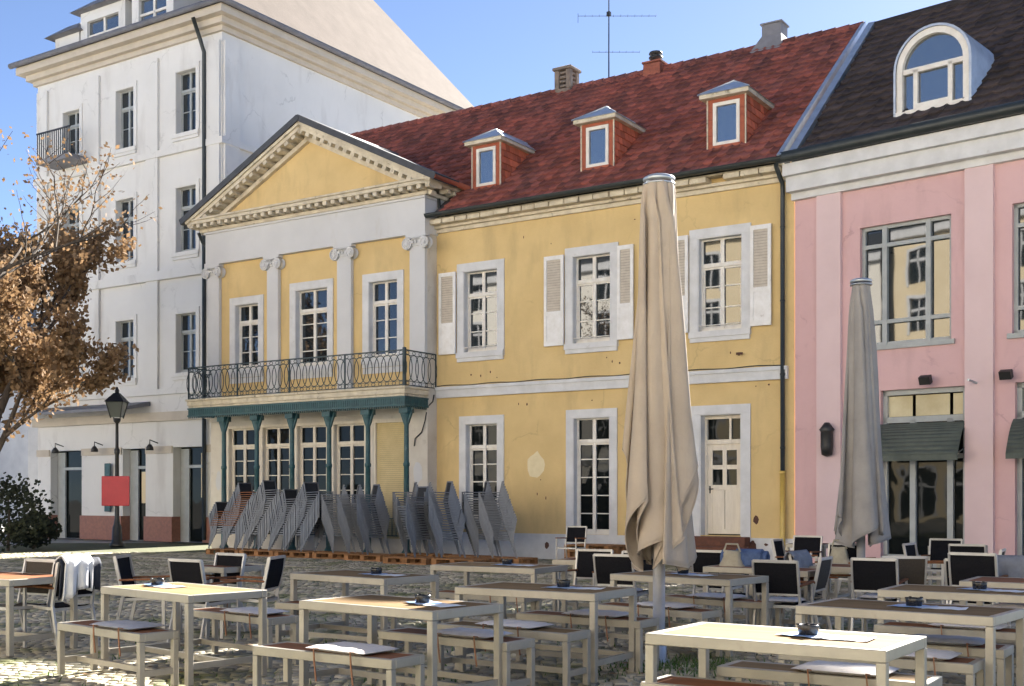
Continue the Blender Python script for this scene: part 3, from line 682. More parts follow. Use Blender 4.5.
s.box(BX1-.08,BX1-.01,BY+.01,BY+.08,4.30,5.3)
s.build('balcony_railing',M['rail'],H)
for x in (-16.08,-14.78,-13.45,-12.11,-10.77,-9.50):
    s=MB(); yy=BY+.25
    s.lathe([(.13,0),(.13,.12),(.10,.16),(.085,.2),(.078,1.1),(.095,1.13),(.095,1.2),(.075,1.24),(.068,2.3),(.085,2.32),(.085,2.38),(.066,2.42),(.062,3.35),(.085,3.42),(.07,3.46),(.11,3.6),(.13,3.66)],12,(x,yy,0))
    s.box(x-.14,x+.14,yy-.14,yy+.14,3.66,3.80)
    for sg in (-1,1): s.hexa([(x+sg*.06-.02,yy-.03,3.4),(x+sg*.06+.02,yy-.03,3.4),(x+sg*.06+.02,yy+.03,3.4),(x+sg*.06-.02,yy+.03,3.4),(x+sg*.2-.03,yy-.03,3.78),(x+sg*.2+.03,yy-.03,3.78),(x+sg*.2+.03,yy+.03,3.78),(x+sg*.2-.03,yy+.03,3.78)])
    s.build('column',M['teal'],H)
s=MB(); 
for (p,q) in (((-16.7,.95),(-10.0,.95)),((-16.7,.5),(-10,.5))): s.bar((p[0],PY-.05,p[1]),(q[0],PY-.05,q[1]),.03,.02)
for k in range(50): s.bar((-16.7+k*.137,PY-.05,.5),(-16.7+k*.137,PY-.05,.95),.014,.014)
s.build('window_guard',M['teal'],H)
t=MB(); t.tube([(BX1-.02,-.15,4.18),(BX1+.02,-.25,4.0),(BX1-.06,-.38,3.85),(BX1-.08,PY-.05,3.5),(BX1-.2,PY-.04,3.2),(BX1-.42,PY-.03,3.05),(BX1-.45,PY-.03,2.85)],.016,5); t.build('cable',M['wire'],H)

# ================================================================= THE WHITE HOUSE
WH=empty('white_house',(-9.5,39.0,0),HZ,'tall white four-storey corner house with pale roof and small dormers','house')
WX=-9.75; EH=17.3
wins=[]
for (xs,rowz) in (((-8.25,-7.3),((13.9,15.55),(10.2,12.0),(5.7,7.7))),((-5.3,-4.35),((13.7,15.8),(9.75,11.95),(5.65,7.7))),((-2.2,-1.22),((13.75,15.85),(9.75,11.95),(5.7,7.7)))):
    for (z0,z1) in rowz: wins.append((xs[0],xs[1],z0,z1))
doors=[(-9.0,-7.2,0,3.2),(-4.95,-3.75,0,3.2),(-2.36,-.82,0,3.2)]
mb=MB(); wall(mb,WX,0,0,EH,wins+doors,0,.35)
mb.poly([(0,0,0),(0,14,0),(0,14,EH),(0,0,EH)]); mb.poly([(WX,0,0),(WX,0,EH),(WX,14,EH),(WX,14,0)]); mb.poly([(WX,14,0),(WX,14,EH),(0,14,EH),(0,14,0)])
mb.build('wall',M['whouse'],WH)
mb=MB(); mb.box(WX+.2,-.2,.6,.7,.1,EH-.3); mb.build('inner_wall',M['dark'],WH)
for wd in wins:
    o=window(WH,*wd,0,.16,2,.3,depth=.26,m_sur='whouse',m_gl='glass',m_fr='greyfr')
for z,h,dd in ((13.1,.22,.12),(8.9,.3,.16),(5.0,.2,.1)):
    s=MB(); s.box(WX-dd,dd,-dd,14,z,z+h); s.build('string_course',M['whouse'],WH)
for x in (-9.4,-6.45,-3.35,-.35):
    for za,zb_ in ((5.2,8.9),(9.2,13.1),(13.32,16.5)):
        s=MB(); s.box(x-.3,x+.3,-.09,0,za,zb_); s.build('pilaster',M['whouse'],WH)
s=MB(); s.box(-.002,.09,.05,.7,5.2,16.5); s.build('corner_strip',M['whouse'],WH)
s=MB(); s.box(WX-.12,.12,-.12,14.2,16.78,16.95); s.box(WX-.30,.30,-.30,14.4,16.952,17.16); s.box(WX-.55,.55,-.55,14.6,17.162,17.42); s.build('cornice',M['wtrim'],WH)
s=MB(); s.tube([(WX-.7,-.68,17.48),(.68,-.68,17.48),(.68,14.6,17.48)],.1,8); s.build('gutter',M['wslate'],WH)
t=MB(); t.tube([(-.72,-.6,17.2),(-.72,-.3,16.6),(-.72,-.12,16.2),(-.72,-.12,.1)],.07,8); t.build('downpipe',M['gutter'],WH)
s=MB(); s.hexa([(WX-.65,-.65,17.5),(.65,-.65,17.5),(.65,14.6,17.5),(WX-.65,14.6,17.5),(WX+5.0,5.0,20.4),(-4.0,4.2,24.5),(-4.0,8.2,24.5),(WX+5.0,8.0,20.4)]); s.build('roof',M['wroof'],WH)
def wdorm(x0,x1,z1):
    s=MB(); yf=-.3; wall(s,x0,x1,17.3,z1,[(x0+.35,x1-.35,17.8,z1-.35)],yf,.15); s.poly([(x1,yf,17.45),(x1,4,17.45),(x1,4,z1),(x1,yf,z1)]); s.poly([(x0,yf,17.45),(x0,yf,z1),(x0,4,z1),(x0,4,17.45)])
    d=s.build('dormer',M['whouse'],WH); g=MB(); g.box(x0+.35,x1-.35,yf+.12,yf+.14,17.8,z1-.35); g.build('pane',M['glassn'],d)
    f=MB(); xm=(x0+x1)/2; f.box(xm-.05,xm+.05,yf+.08,yf+.12,17.8,z1-.35); f.box(x0+.35,x1-.35,yf+.08,yf+.12,z1-.9,z1-.82); f.build('frame',M['casement'],d)
    r=MB(); r.hexa([(x0-.25,yf-.3,z1),(x1+.25,yf-.3,z1),(x1+.25,4.5,z1),(x0-.25,4.5,z1),(x0+.3,yf+.3,z1+.5),(x1-.3,yf+.3,z1+.5),(x1-.3,4.5,z1+.5),(x0+.3,4.5,z1+.5)]); r.build('dormer_roof',M['wslate'],d)
wdorm(-8.3,-6.95,18.15); wdorm(-7.1+.25,-4.45,18.75); wdorm(-4.1,-2.0,18.9)
# corner balcony, arcade piers with granite feet, canopy
s=MB(); s.box(-8.6,-6.7,-.9,0,13.5,13.66); b_=s.build('balcony',M['wslate'],WH)
s=MB(); 
for k in range(16): s.bar((-8.55+k*.12,-.86,13.66),(-8.55+k*.12,-.86,14.6),.025,.025)
s.bar((-8.6,-.86,14.6),(-6.7,-.86,14.6),.05,.05); s.build('railing',M['black'],b_)
for a,b in ((WX,-9.05),(-7.15,-5.0),(-3.7,-2.4),(-.78,.02)):
    s=MB(); s.box(a-.06,b+.06,-.08,.3,0,.85); s.build('granite_base',M['granite'],WH)
for a,b in ((WX,-9.05),(-7.15,-5.0),(-3.7,-2.4),(-.78,.0)):
    s=MB(); s.box(a-.02,b+.02,-.05,.0,3.0,3.25); s.build('pier_capital',M['wtrim'],WH)
s=MB(); s.box(WX-.15,.15,-.15,0,4.1,4.4); s.build('arcade_band',M['wtrim'],WH)
for i,dd in enumerate(doors):
    s=MB(); s.box(dd[0]+.02,dd[0]+.45,.3,.36,0,3.15); s.box(dd[1]-.2,dd[1]-.02,.3,.36,0,3.15); s.box(dd[0]+.45,dd[1]-.2,.3,.36,2.5,2.6); d=s.build('shop_door',M['greyfr'],WH)
    g=MB(); g.box(dd[0]+.02,dd[1]-.02,.38,.4,0.02,3.18); g.build('pane',M['glassd'],d)
s=MB(); s.hexa([(-9.9,-1.1,4.45),(-3.5,-1.1,4.45),(-3.5,0,4.65),(-9.9,0,4.65),(-9.9,-1.1,4.55),(-3.5,-1.1,4.55),(-3.5,0,4.8),(-9.9,0,4.8)]); s.build('canopy',M['wslate'],WH)
s=MB(); s.box(-10.2,-6.7,-1.0,-.02,5.5,5.75); s.build('planter_ledge',M['awn'],WH)

s=MB(); s.box(-5.75,-5.45,-.16,-.1,1.0,2.7); bevel(s.build('wall_sign',M['teal'],WH),.015,1)
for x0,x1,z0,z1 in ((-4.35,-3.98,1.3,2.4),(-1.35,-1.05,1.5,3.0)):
    s=MB(); s.box(x0,x1,.33,.365,z0,z1); s.build('lit_interior_panel',M['ochre'],WH)  # ochre panel paints the warm light inside the doorways
for x in (-8.1,-5.9,-3.0):
    s=MB(); s.tube([(x,-.1,3.35),(x,-.45,3.45),(x,-.45,3.3)],.02,6); s.lathe([(.05,3.3),(.12,3.2),(.13,3.1)],10,(x,-.45,0)); s.build('wall_light',M['black'],WH)
# ================================================================= THE PINK HOUSE
PZ=math.atan2(-.669,.743)
PK=empty('pink_house',(6.15,25.84,0),PZ,'pink shop house with white cornice and arched roof dormer','house')
PL=9.6
w1=[(1.5+3.1*k,3.42+3.1*k,4.66,7.14) for k in range(2)]
shop=[(1.95+3.05*k-(.35 if k else 0),3.70+3.05*k,.0,3.72) for k in range(2)]
mb=MB(); wall(mb,0,PL,0,8.1,w1+shop,0,.3); mb.poly([(0,0,0),(0,0,8.1),(0,10,8.1),(0,10,0)]); mb.poly([(0,0,8.1),(0,5,13.0),(0,10,8.1)]); mb.poly([(PL,0,0),(PL,10,0),(PL,10,8.1),(PL,0,8.1)]); mb.poly([(PL,10,0),(0,10,0),(0,10,8.1),(PL,10,8.1)])
mb.build('wall',M['pink'],PK)
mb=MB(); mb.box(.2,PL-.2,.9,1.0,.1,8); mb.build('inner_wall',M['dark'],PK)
for x in (.55,3.72,6.8,9.0):
    s=MB(); s.box(x,x+.55,-.09,0,0,8.09); s.build('pilaster',M['pinkl'],PK)
s=MB(); s.box(-.03,PL,-.12,0,7.95,8.098); s.box(-.06,PL,-.3,0,8.10,8.42); s.box(-.08,PL,-.42,0,8.422,8.68); s.build('cornice',M['white'],PK)
for (a,b,c,d) in w1:
    s=MB(); s.box(a,a+.07,.1,.2,c,d); s.box(b-.07,b,.1,.2,c,d); s.box(a,b,.1,.2,c,c+.07); s.box(a,b,.1,.2,d-.07,d)
    x=a+.5; s.box(x-.05,x+.05,.08,.2,c,d); x=b-.5; s.box(x-.05,x+.05,.08,.2,c,d); s.box(a,b,.09,.2,d-.45,d-.37); s.box(a,b,.09,.2,c+.45,c+.53)
    s.box(a-.08,b+.08,-.06,.1,c-.1,c-.002)
    o=s.build('window',M['greyfr'],PK); g=MB(); g.box(a+.02,b-.02,.17,.18,c+.02,d-.02); g.build('pane',M['glass'],o)
for (a,b,c,d) in shop:
    s=MB(); s.box(a,a+.09,.12,.25,c,d); s.box(b-.09,b,.12,.25,c,d); s.box(a,b,.12,.25,d-.1,d); s.box(a,b,.12,.25,3.05,3.17); s.box(a,b,.12,.25,2.3,2.4); s.box(a,b,.12,.25,0,.35)
    for t in (.36,.8): s.box(a+(b-a)*t-.06,a+(b-a)*t+.06,.12,.25,0,3.1)
    o=s.build('shop_window',M['greyfr'],PK); g=MB(); g.box(a+.02,b-.02,.2,.21,.3,3.1); g.build('pane',M['glassd'],o)
    g=MB()
    for t0,t1 in ((.05,.34),(.38,.78),(.82,.95)): g.box(a+(b-a)*t0,a+(b-a)*t1,.2,.21,3.18,3.6)
    g.build('fanlight',M['goldl'],o)  # panes above the shop transom, flat opaque cream gold
    w_=MB(); n=10
    for k in range(n):
        t0,t1=k/n,(k+1)/n
        def pt(t): y=-.02-.42*t; z=3.02-.66*t+.16*math.sin(math.pi*t)*.6; return y,z
        (ya,za),(yb,zb_)=pt(t0),pt(t1); w_.smooth=True; w_.poly([(a-.02,ya,za),(b+.02,ya,za),(b+.02,yb,zb_),(a-.02,yb,zb_)][::-1]); w_.smooth=False
    w_.poly([(a-.02,-.44,2.36),(b+.02,-.44,2.36),(b+.02,-.44,2.25),(a-.02,-.44,2.25)][::-1])
    for x in (a,(a+b)/2,b): w_.tube([(x,-.02,2.5),(x,-.43,2.37)],.012,5)
    solid(w_.build('awning',M['awn'],PK),.008)
t=MB(); t.tube([(.86,-.02,2.75),(.86,-.14,2.75)],.08,8); t.lathe([(.02,2.38),(.11,2.42),(.13,2.6),(.13,2.9),(.16,2.95),(.05,3.1)],12,(.86,-.22,0)); t.build('wall_lantern',M['black'],PK)
for x in (2.99,4.56,6.2):
    t=MB(); t.tube([(x,0,3.84),(x,-.16,3.86)],.02,6); t.cbox((x,-.22,3.86),(.22,.14,.16),Matrix.Rotation(R(25),3,'X')); t.build('floodlight',M['black'],PK)
t=MB(); t.tube([(3.95,-.09,3.75),(3.95,-.5,3.78)],.025,6); t.build('wall_bracket',M['zinc'],PK)
s=MB(); s.tube([(-.1,-.5,8.80),(PL,-.5,8.80)],.12,8); s.build('gutter',M['gutter'],PK)
PSL=(13.35-8.74)/5.4
zp=lambda y: 8.74+PSL*(y+.4)
vx=lambda y: -.13*(y+.4)+.12           # the verge follows the party wall of the yellow house
rf=MB(); tiles(rf,-.7,9.9,-.4,8.74,5.0,13.35,.3,.36,clip=lambda x,y: x>vx(y)+.1 and x<9.75-(zp(y)-8.74)/1.06 and not(2.35<x<3.55 and .45<y<1.6)); pr=rf.build('roof',M['pinkroof'],PK)
u=MB(); u.poly([(vx(-.4),-.4,8.68),(9.75,-.4,8.68),(5.4,5,13.27),(vx(5),5,13.27)]); u.poly([(vx(5),5,13.27),(5.4,5,13.27),(9.75,10.4,8.68),(vx(-.4),10.4,8.68)]); u.poly([(9.75,-.4,8.68),(9.75,10.4,8.68),(5.4,5,13.27)]); u.build('roof_deck',M['slate'],pr)  # unseen hip end is shaped so sunlight reaches the near tables
s=MB(); s.bar((vx(-.5),-.5,8.74),(vx(5),5.0,13.42),.17,.12); s.build('verge',M['zinc'],pr)
s=MB(); s.tube([(vx(5),5,13.36),(5.4,5,13.36),(9.7,-.35,8.8)],.1,8); s.build('ridge_tile',M['pinkroof'],pr)
# arched dormer
cx_,cz_,rad=2.86,10.35,.76; yf=.42
def arch(r,zb,n=16): return [(cx_-r,zb)]+[(cx_-r*math.cos(math.pi*k/n),cz_+r*math.sin(math.pi*k/n)) for k in range(n+1)]+[(cx_+r,zb)]
o_=arch(rad,9.38); i_=arch(rad-.13,9.50)
s=MB(); n=len(o_); b0=len(s.v)
for (x,z) in o_: s.v.append((x,yf,z))
for (x,z) in i_: s.v.append((x,yf,z))
for (x,z) in i_: s.v.append((x,yf+.12,z))
for k in range(n-1):
    s.face((b0+k,b0+k+1,b0+n+k+1,b0+n+k)); s.face((b0+n+k,b0+n+k+1,b0+2*n+k+1,b0+2*n+k))
ad=s.build('dormer',M['casement'],PK)
s=MB(); s.box(cx_-rad,cx_+rad,yf-.04,yf+.1,9.36,9.505); s.build('sill',M['casement'],ad)
s=MB(); oo=arch(rad+.05,9.38); n=len(oo)
for (x,z) in oo: s.v.append((x,yf-.03,z))
for (x,z) in oo: s.v.append((x,yf+2.8,z))
for (x,z) in o_: s.v.append((x,yf-.03,z))
for k in range(n-1): s.smooth=True; s.face((k+1,k,n+k,n+k+1)); s.smooth=False; s.face((k,k+1,2*n+k+1,2*n+k))
s.build('dormer_roof',M['zinc'],ad)
s=MB(); s.poly([(x,yf+.1,z) for x,z in i_]); s.build('pane',M['glassn'],ad)
s=MB(); 
for x in (cx_-.36,cx_+.36): s.box(x-.045,x+.045,yf+.02,yf+.09,9.5,cz_-.02)
s.box(cx_-.62,cx_+.62,yf+.02,yf+.09,cz_-.08,cz_+.02); s.box(cx_-.36,cx_+.36,yf+.01,yf+.08,9.5,9.62)
s.build('frame',M['casement'],ad)

# far house with a grey roof behind
FH=empty('far_house',(-4.0,66,0),HZ,'pale house with flat grey roof behind the red roof ridge','house')
s=MB(); s.box(-5,9,0,10,0,22.0); s.build('wall',M['farwall'],FH)
s=MB(); s.hexa([(-5.4,-.4,22.0),(9.4,-.4,22.0),(9.4,10.4,22),(-5.4,10.4,22),(-3,3,23.3),(7,3,23.3),(7,7,23.3),(-3,7,23.3)]); s.build('roof',M['farroof'],FH)

SF=empty('side_street_house',(-34.0,70,0),HZ,'far cream house glimpsed behind the autumn trees','house')
wn=[(x_,x_+1.1,z_,z_+1.9) for x_ in (-7,-4,-1,2,5) for z_ in (1,4.5,7.6)]
s=MB(); wall(s,-9,9,0,10.5,wn,0,.3); s.poly([(9,0,0),(9,10,0),(9,10,10.5),(9,0,10.5)]); s.build('wall',M['farwall'],SF)
s=MB(); s.hexa([(-9.4,-.4,10.5),(9.4,-.4,10.5),(9.4,10,10.5),(-9.4,10,10.5),(-9.4,4,14.5),(9.4,4,14.5),(9.4,5,14.5),(-9.4,5,14.5)]); s.build('roof',M['farroof'],SF)
for a_,b_,c_,d_ in wn:
    s=MB(); s.box(a_,b_,.2,.24,c_,d_); s.build('window',M['glassd'],SF)

# ================================================================= OPPOSITE SIDE OF THE SQUARE (seen in the window panes)
def opp(x0,x1,h,mt,label,yl=-44.0):
    ca,sa=math.cos(HZ),math.sin(HZ); o=empty('town_house',(5.9-yl*sa,26+yl*ca,0),HZ+math.pi,label,'house')
    wn=[]; n=max(2,int((x1-x0)/3.2))
    for k in range(n):
        xc=x0+(x1-x0)*(k+.5)/n
        for z in (4.5,8.2,11.6,14.6):
            if z+2.2<h: wn.append((xc-.6,xc+.6,z,z+2.1))
        wn.append((xc-1.0,xc+1.0,.3,3.2))
    s=MB(); wall(s,x0,x1,0,h,wn,0,.2); s.poly([(x1,0,0),(x1,12,0),(x1,12,h),(x1,0,h)]); s.poly([(x0,0,0),(x0,0,h),(x0,12,h),(x0,12,0)]); s.build('wall',M[mt],o)
    s=MB(); s.box(x0-.2,x1+.2,-.35,.0,h-.5,h); s.box(x0,x1,-.12,0,3.8,4.1); s.build('cornice',M['white'],o)
    s=MB(); s.hexa([(x0-.3,-.4,h),(x1+.3,-.4,h),(x1+.3,12,h),(x0-.3,12,h),(x0-.3,5.5,h+2.6),(x1+.3,5.5,h+2.6),(x1+.3,6.5,h+2.6),(x0-.3,6.5,h+2.6)]); s.build('roof',M['slate'],o)
    s=MB()
    for a,b,c,d in wn: s.box(a,b,.14,.16,c,d)
    s.build('pane',M['glassd'],o)
    s=MB()
    for a,b,c,d in wn:
        s.box(a-.18,a,-.05,.02,c-.15,d); s.box(b,b+.18,-.05,.02,c-.15,d); s.box(a-.18,b+.18,-.05,.02,d,d+.18); s.box((a+b)/2-.05,(a+b)/2+.05,.08,.14,c,d); s.box(a,b,.08,.14,c+(d-c)*.65,c+(d-c)*.72)
    s.build('frame',M['white'],o)
opp(-26,-10,17,'ochre','sunlit ochre house across the square'); opp(-9.5,6,16,'creamhouse','sunlit cream house across the square'); opp(6.5,26,18,'ochre','broad sunlit ochre house across the square'); opp(27,44,17,'creamhouse','sunlit cream house at the far end of the square')

# ================================================================= TREES
def tree(name,loc,h,spread,label,seed,lm,leafs=1800,leafsize=.11,trunk_r=.2,first=.3,clump=None,group=None,maxl=5,dens=1.0):
    rnd=random.Random(seed); t=empty(name,(loc[0],loc[1],0),0,label,'tree',group)
    s=MB(); tips=[]
    def grow(p,d,l,r,lev):
        pts=[p]; q=p.copy(); dd=d.copy(); n=5
        for k in range(n):
            dd=(dd+Vector((rnd.uniform(-.2,.2),rnd.uniform(-.2,.2),rnd.uniform(-.05,.16)))).normalized(); q=q+dd*(l/n); pts.append(q.copy())
        s.tube(pts,[r*(1-.12*k) for k in range(n+1)],7 if lev<2 else 4,caps=False)
        if lev>=2: tips.extend(pts[1:])
        if lev<maxl:
            for k in range(3 if lev<3 else 3):
                i=rnd.randint(2,n) if lev else rnd.randint(n-2,n); a=rnd.uniform(0,6.28); el=rnd.uniform(.35,.95)
                nd=(dd*math.cos(el)+Vector((math.cos(a),math.sin(a),rnd.uniform(-.2,.35)))*math.sin(el)*spread).normalized()
                grow(pts[i],nd,l*rnd.uniform(.55,.8),r*.55,lev+1)
    grow(Vector((0,0,-.1)),Vector((rnd.uniform(-.05,.05),rnd.uniform(-.05,.05),1)),h*first,trunk_r,0)
    s.build('trunk',M['bark'],t)
    c=MB()
    for k in range(int(leafs*dens)):
        p=tips[rnd.randrange(len(tips))]+Vector((rnd.gauss(0,.16),rnd.gauss(0,.16),rnd.gauss(0,.14))); a=Vector((rnd.gauss(0,1),rnd.gauss(0,1),rnd.gauss(0,1))).normalized(); b=a.orthogonal().normalized(); b=(b+a.cross(b)*rnd.uniform(-1,1)).normalized(); ls=leafsize*rnd.uniform(.6,1.2)
        c.tag=rnd.random(); c.poly([p-a*ls*.55,p+b*ls*.38,p+a*ls*.6,p-b*ls*.38])
    c.build('crown',lm,t)
    return t
x,y=at(-42,32); tree('autumn_tree',(x,y),11.5,.62,'bushy orange-leaved tree in front of the white house',5,M['leaf'],24000,.15,.2,.36,maxl=5)
x,y=at(-128,22); tree('autumn_tree',(x,y),12.5,1.0,'thinly leaved tree whose dark twigs reach in at the edge',11,M['leaf'],3200,.085,.16,.34,maxl=5)
ca,sa=math.cos(HZ),math.sin(HZ)
for (lx,ly,sd_,hh) in ((-4,-33,21,11),(-11,-35,22,12),(3,-34,23,11),(12,-36,24,12)):
    tree('square_tree',(5.9+lx*ca-ly*sa,26+lx*sa+ly*ca),hh,1.0,'half-bare tree across the square mirrored in the panes',sd_,M['leaf'] if sd_%2 else M['leafg'],4500,.22,.2,.34,group='trees across the square',maxl=4)
# dark shrub at the far corner
for i,(px,Y,rr,hh,lab) in enumerate(((8,33.5,1.1,2.0,'dark clipped shrub at the edge below the autumn trees'),(34,35.5,.7,1.0,'low dark shrub beside the white house pier'))):
    x,y=at(px,Y); o=empty('shrub',(x,y,0),0,lab,'shrub','dark shrubs by the white house'); s=MB(); rnd=random.Random(40+i)
    for k in range(1600):
        v=Vector((rnd.gauss(0,1),rnd.gauss(0,1),rnd.gauss(0,1))).normalized()*rnd.uniform(.6,1.0)*(1+.15*math.sin(k)); p=Vector((v.x*rr,v.y*rr,hh*.55+v.z*hh*.5)); a=Vector((rnd.gauss(0,1),rnd.gauss(0,1),rnd.gauss(0,1))).normalized(); b=a.orthogonal(); s.poly([p-a*.06,p+b*.04,p+a*.06,p-b*.04])
    s.build('foliage',M['leafd'],o); s=MB(); s.tube([(0,0,0),(.03,0,hh*.4),(0,.02,hh*.8)],[.05,.04,.02],6); s.build('stem',M['bark'],o)

# ================================================================= LAMP POST
x,y=at(117,36); LP=empty('street_lamp',(x,y,0),0,'black lantern lamp post with red panel before the white house','street lamp')
s=MB(); s.lathe([(.22,0),(.22,.1),(.16,.16),(.14,.6),(.1,.7),(.07,.9),(.06,2.8),(.085,2.85),(.085,2.95),(.05,3.0),(.045,3.75),(.1,3.8),(.12,3.9)],12); s.build('post',M['black'],LP)
s=MB(); s.hexa([(-.14,-.14,3.92),(.14,-.14,3.92),(.14,.14,3.92),(-.14,.14,3.92),(-.25,-.25,4.38),(.25,-.25,4.38),(.25,.25,4.38),(-.25,.25,4.38)]); s.build('lantern_glass',M['lampglass'],LP)
s=MB(); s.hexa([(-.30,-.30,4.39),(.30,-.30,4.39),(.30,.30,4.39),(-.30,.30,4.39),(-.08,-.08,4.66),(.08,-.08,4.66),(.08,.08,4.66),(-.08,.08,4.66)]); s.lathe([(.06,4.66),(.07,4.74),(.02,4.85)],8)
for sx in (-1,1):
    for sy in (-1,1): s.bar((sx*.145,sy*.145,3.9),(sx*.255,sy*.255,4.4),.025,.025)
s.build('lantern_cap',M['black'],LP)
s=MB(); s.box(-.42,.42,-.16,-.1,1.25,2.15); bevel(s.build('panel',M['redsign'],LP),.02,2)

# ================================================================= PARASOLS
def parasol(name,px,Y,m,label,seed,ht=4.52,scale=1.0,rot=0.0,short=None):
    x,y=at(px,Y); o=empty(name,(x,y,0),rot,label,'parasol','closed market parasols')
    rnd=random.Random(seed)
    s=MB(); s.tube([(0,0,0),(0,0,ht-.1)],.058,12); s.build('pole',M['alus'],o)
    s=MB(); s.lathe([(.10,-.02),(.10,.012),(.075,.02),(.075,.14),(.065,.15)],14); s.build('ground_socket',M['zinc'],o)
    s=MB(); s.lathe([(.14,ht-.015),(.15,ht),(.15,ht+.02),(.11,ht+.04),(.02,ht+.05)],20); s.tube([(0.142*math.cos(2*math.pi*k/24),0.142*math.sin(2*math.pi*k/24),ht-.04) for k in range(24)],.012,5,closed=True); s.build('cap',M['zinc'],o)
    s=MB()
    for k in range(8):
        t=2*math.pi*(k+.5)/8; s.tube([(.09*math.cos(t),.09*math.sin(t),ht-.12),(.10*math.cos(t),.10*math.sin(t),1.3)],.012,5)
    s.build('rib',M['alus'],o)
    # canvas: eight panels hanging in deep pleats, each with its own hem
    s=MB(); NP=8; per=22; rows=64
    mids=short or [1.0,1.92,.98,1.5,1.15,1.88,.95,1.3]
    tips=[.86,1.05,.90,.84,1.0,.88,.93,.85]
    NA=NP*per; grid=[]
    for a in range(NA+1):
        col=[]; ph=a/per; k=int(ph)%NP; f=ph-int(ph); k2=(k+1)%NP
        b_=math.sin(math.pi*f)
        hem=(tips[k]*(1-f)+tips[k2]*f)+(mids[k]-.9)*b_**1.3
        hem=max(hem,.80)
        for r in range(rows+1):
            t=r/rows; z=ht-.03-(ht-.03-hem)*t
            hh=(ht-z)/(ht-.85); on=min(1,hh*9)
            ri=.135-.02*on+.10*hh*(.7+.5*math.sin(k*1.7+.6))
            ro=.140+.015*on+(.19+.15*hh**3+.05*math.sin(k*2.9))*hh**.8
            sh=b_**.75
            rr=ri+(ro-ri)*sh
            rr+=.034*on*hh**.5*math.cos(2*math.pi*(f*(2.6+.5*math.sin(k*1.3))+.22*hh+k*.37))*b_**.7+.008*math.sin(10*hh+k*2.2)*on
            lean=(.38+.78*hh**.7)*on*(1 if k not in (2,6) else -.8)
            tw=2*math.pi*ph/NP+lean*b_**1.4+.12*hh*hh*math.sin(k*2.3)*(1-b_)
            col.append((rr*math.cos(tw)*scale,rr*math.sin(tw)*scale,z))
        grid.append(col)
    s.smooth=True
    for a in range(NA+1): s.v.extend(grid[a])
    n=rows+1
    for a in range(NA):
        for r in range(rows): s.face((a*n+r,a*n+r+1,(a+1)*n+r+1,(a+1)*n+r))
    c=s.build('canopy',m,o); solid(c,.006)
    s=MB()
    for k in range(NP):   # seam down the middle of each panel, hem
        a=k*per+per//2; s.tube([grid[a][r] for r in range(0,n,3)],.006,4)
    for a in range(0,NA,1): s.tube([grid[a][rows],grid[a+1][rows]],.007,4,caps=False)
    s.build('seam',m,o)
    return o
parasol('parasol',659,11.2,M['canvas'],'tall closed beige parasol before the yellow house, folds hanging to table height',3,rot=.5)
parasol('parasol',861,16.4,M['canvasg'],'closed grey parasol standing before the pink house',9,ht=4.5,scale=.80,rot=1.2,short=[1.0,1.2,.98,1.1,1.15,1.0,1.05,1.3])

# ================================================================= TABLES AND BENCHES
def make_table(Lx,Ly,h,woodm,name,label,cat,group,lw=.055):
    o=empty(name,(0,0,0),0,label,cat,group); t=.05
    hx,hy=Lx/2,Ly/2
    s=MB(); s.box(-hx,hx,-hy,-hy+t,h-.065,h); s.box(-hx,hx,hy-t,hy,h-.065,h); s.box(-hx,-hx+t,-hy+t,hy-t,h-.065,h); s.box(hx-t,hx,-hy+t,hy-t,h-.065,h)
    bevel(s.build('frame',M['alu'],o),.004,1)
    s=MB(); yy=-hy+t+.003
    s.box(-hx+t+.003,hx-t-.003,-hy+t+.003,hy-t-.003,h-.03,h-.001)
    s.build('tabletop' if cat!='bench' else 'seat',woodm,o)
    for sx in (-1,1):
        for sy in (-1,1):
            x0=sx*hx; y0=sy*hy; s=MB(); s.box(x0,x0-sx*lw,y0,y0-sy*lw,0,h-.067); bevel(s.build('leg',M['alu'],o),.004,1)
    s=MB(); zz=.13 if h>.6 else .10
    for sx in (-1,1): s.box(sx*hx-sx*.008,sx*hx-sx*.045,-hy+lw,hy-lw,zz,zz+.05)
    s.box(-hx+.046,hx-.046,-.02,.02,zz+.002,zz+.048); s.build('stretcher',M['alu'],o)
    return o
protoT=None
A0=math.atan2(-.547,.837)
tabs=[]
def place(o,FL,FR,Lx,Ly,ang=None,anchor='L'):
    a=ang if ang is not None else math.atan2(FR[1]-FL[1],FR[0]-FL[0])
    d=Vector((math.cos(a),math.sin(a))); n=Vector((-d.y,d.x))
    if FL is not None and FR is not None: m=(Vector(FL)+Vector(FR))/2
    elif FL is not None: m=Vector(FL)+d*Lx/2
    else: m=Vector(FR)-d*Lx/2
    c=m+n*Ly/2; o.location=(c.x,c.y,0); o.rotation_euler=(0,0,a); return o
zt=.74
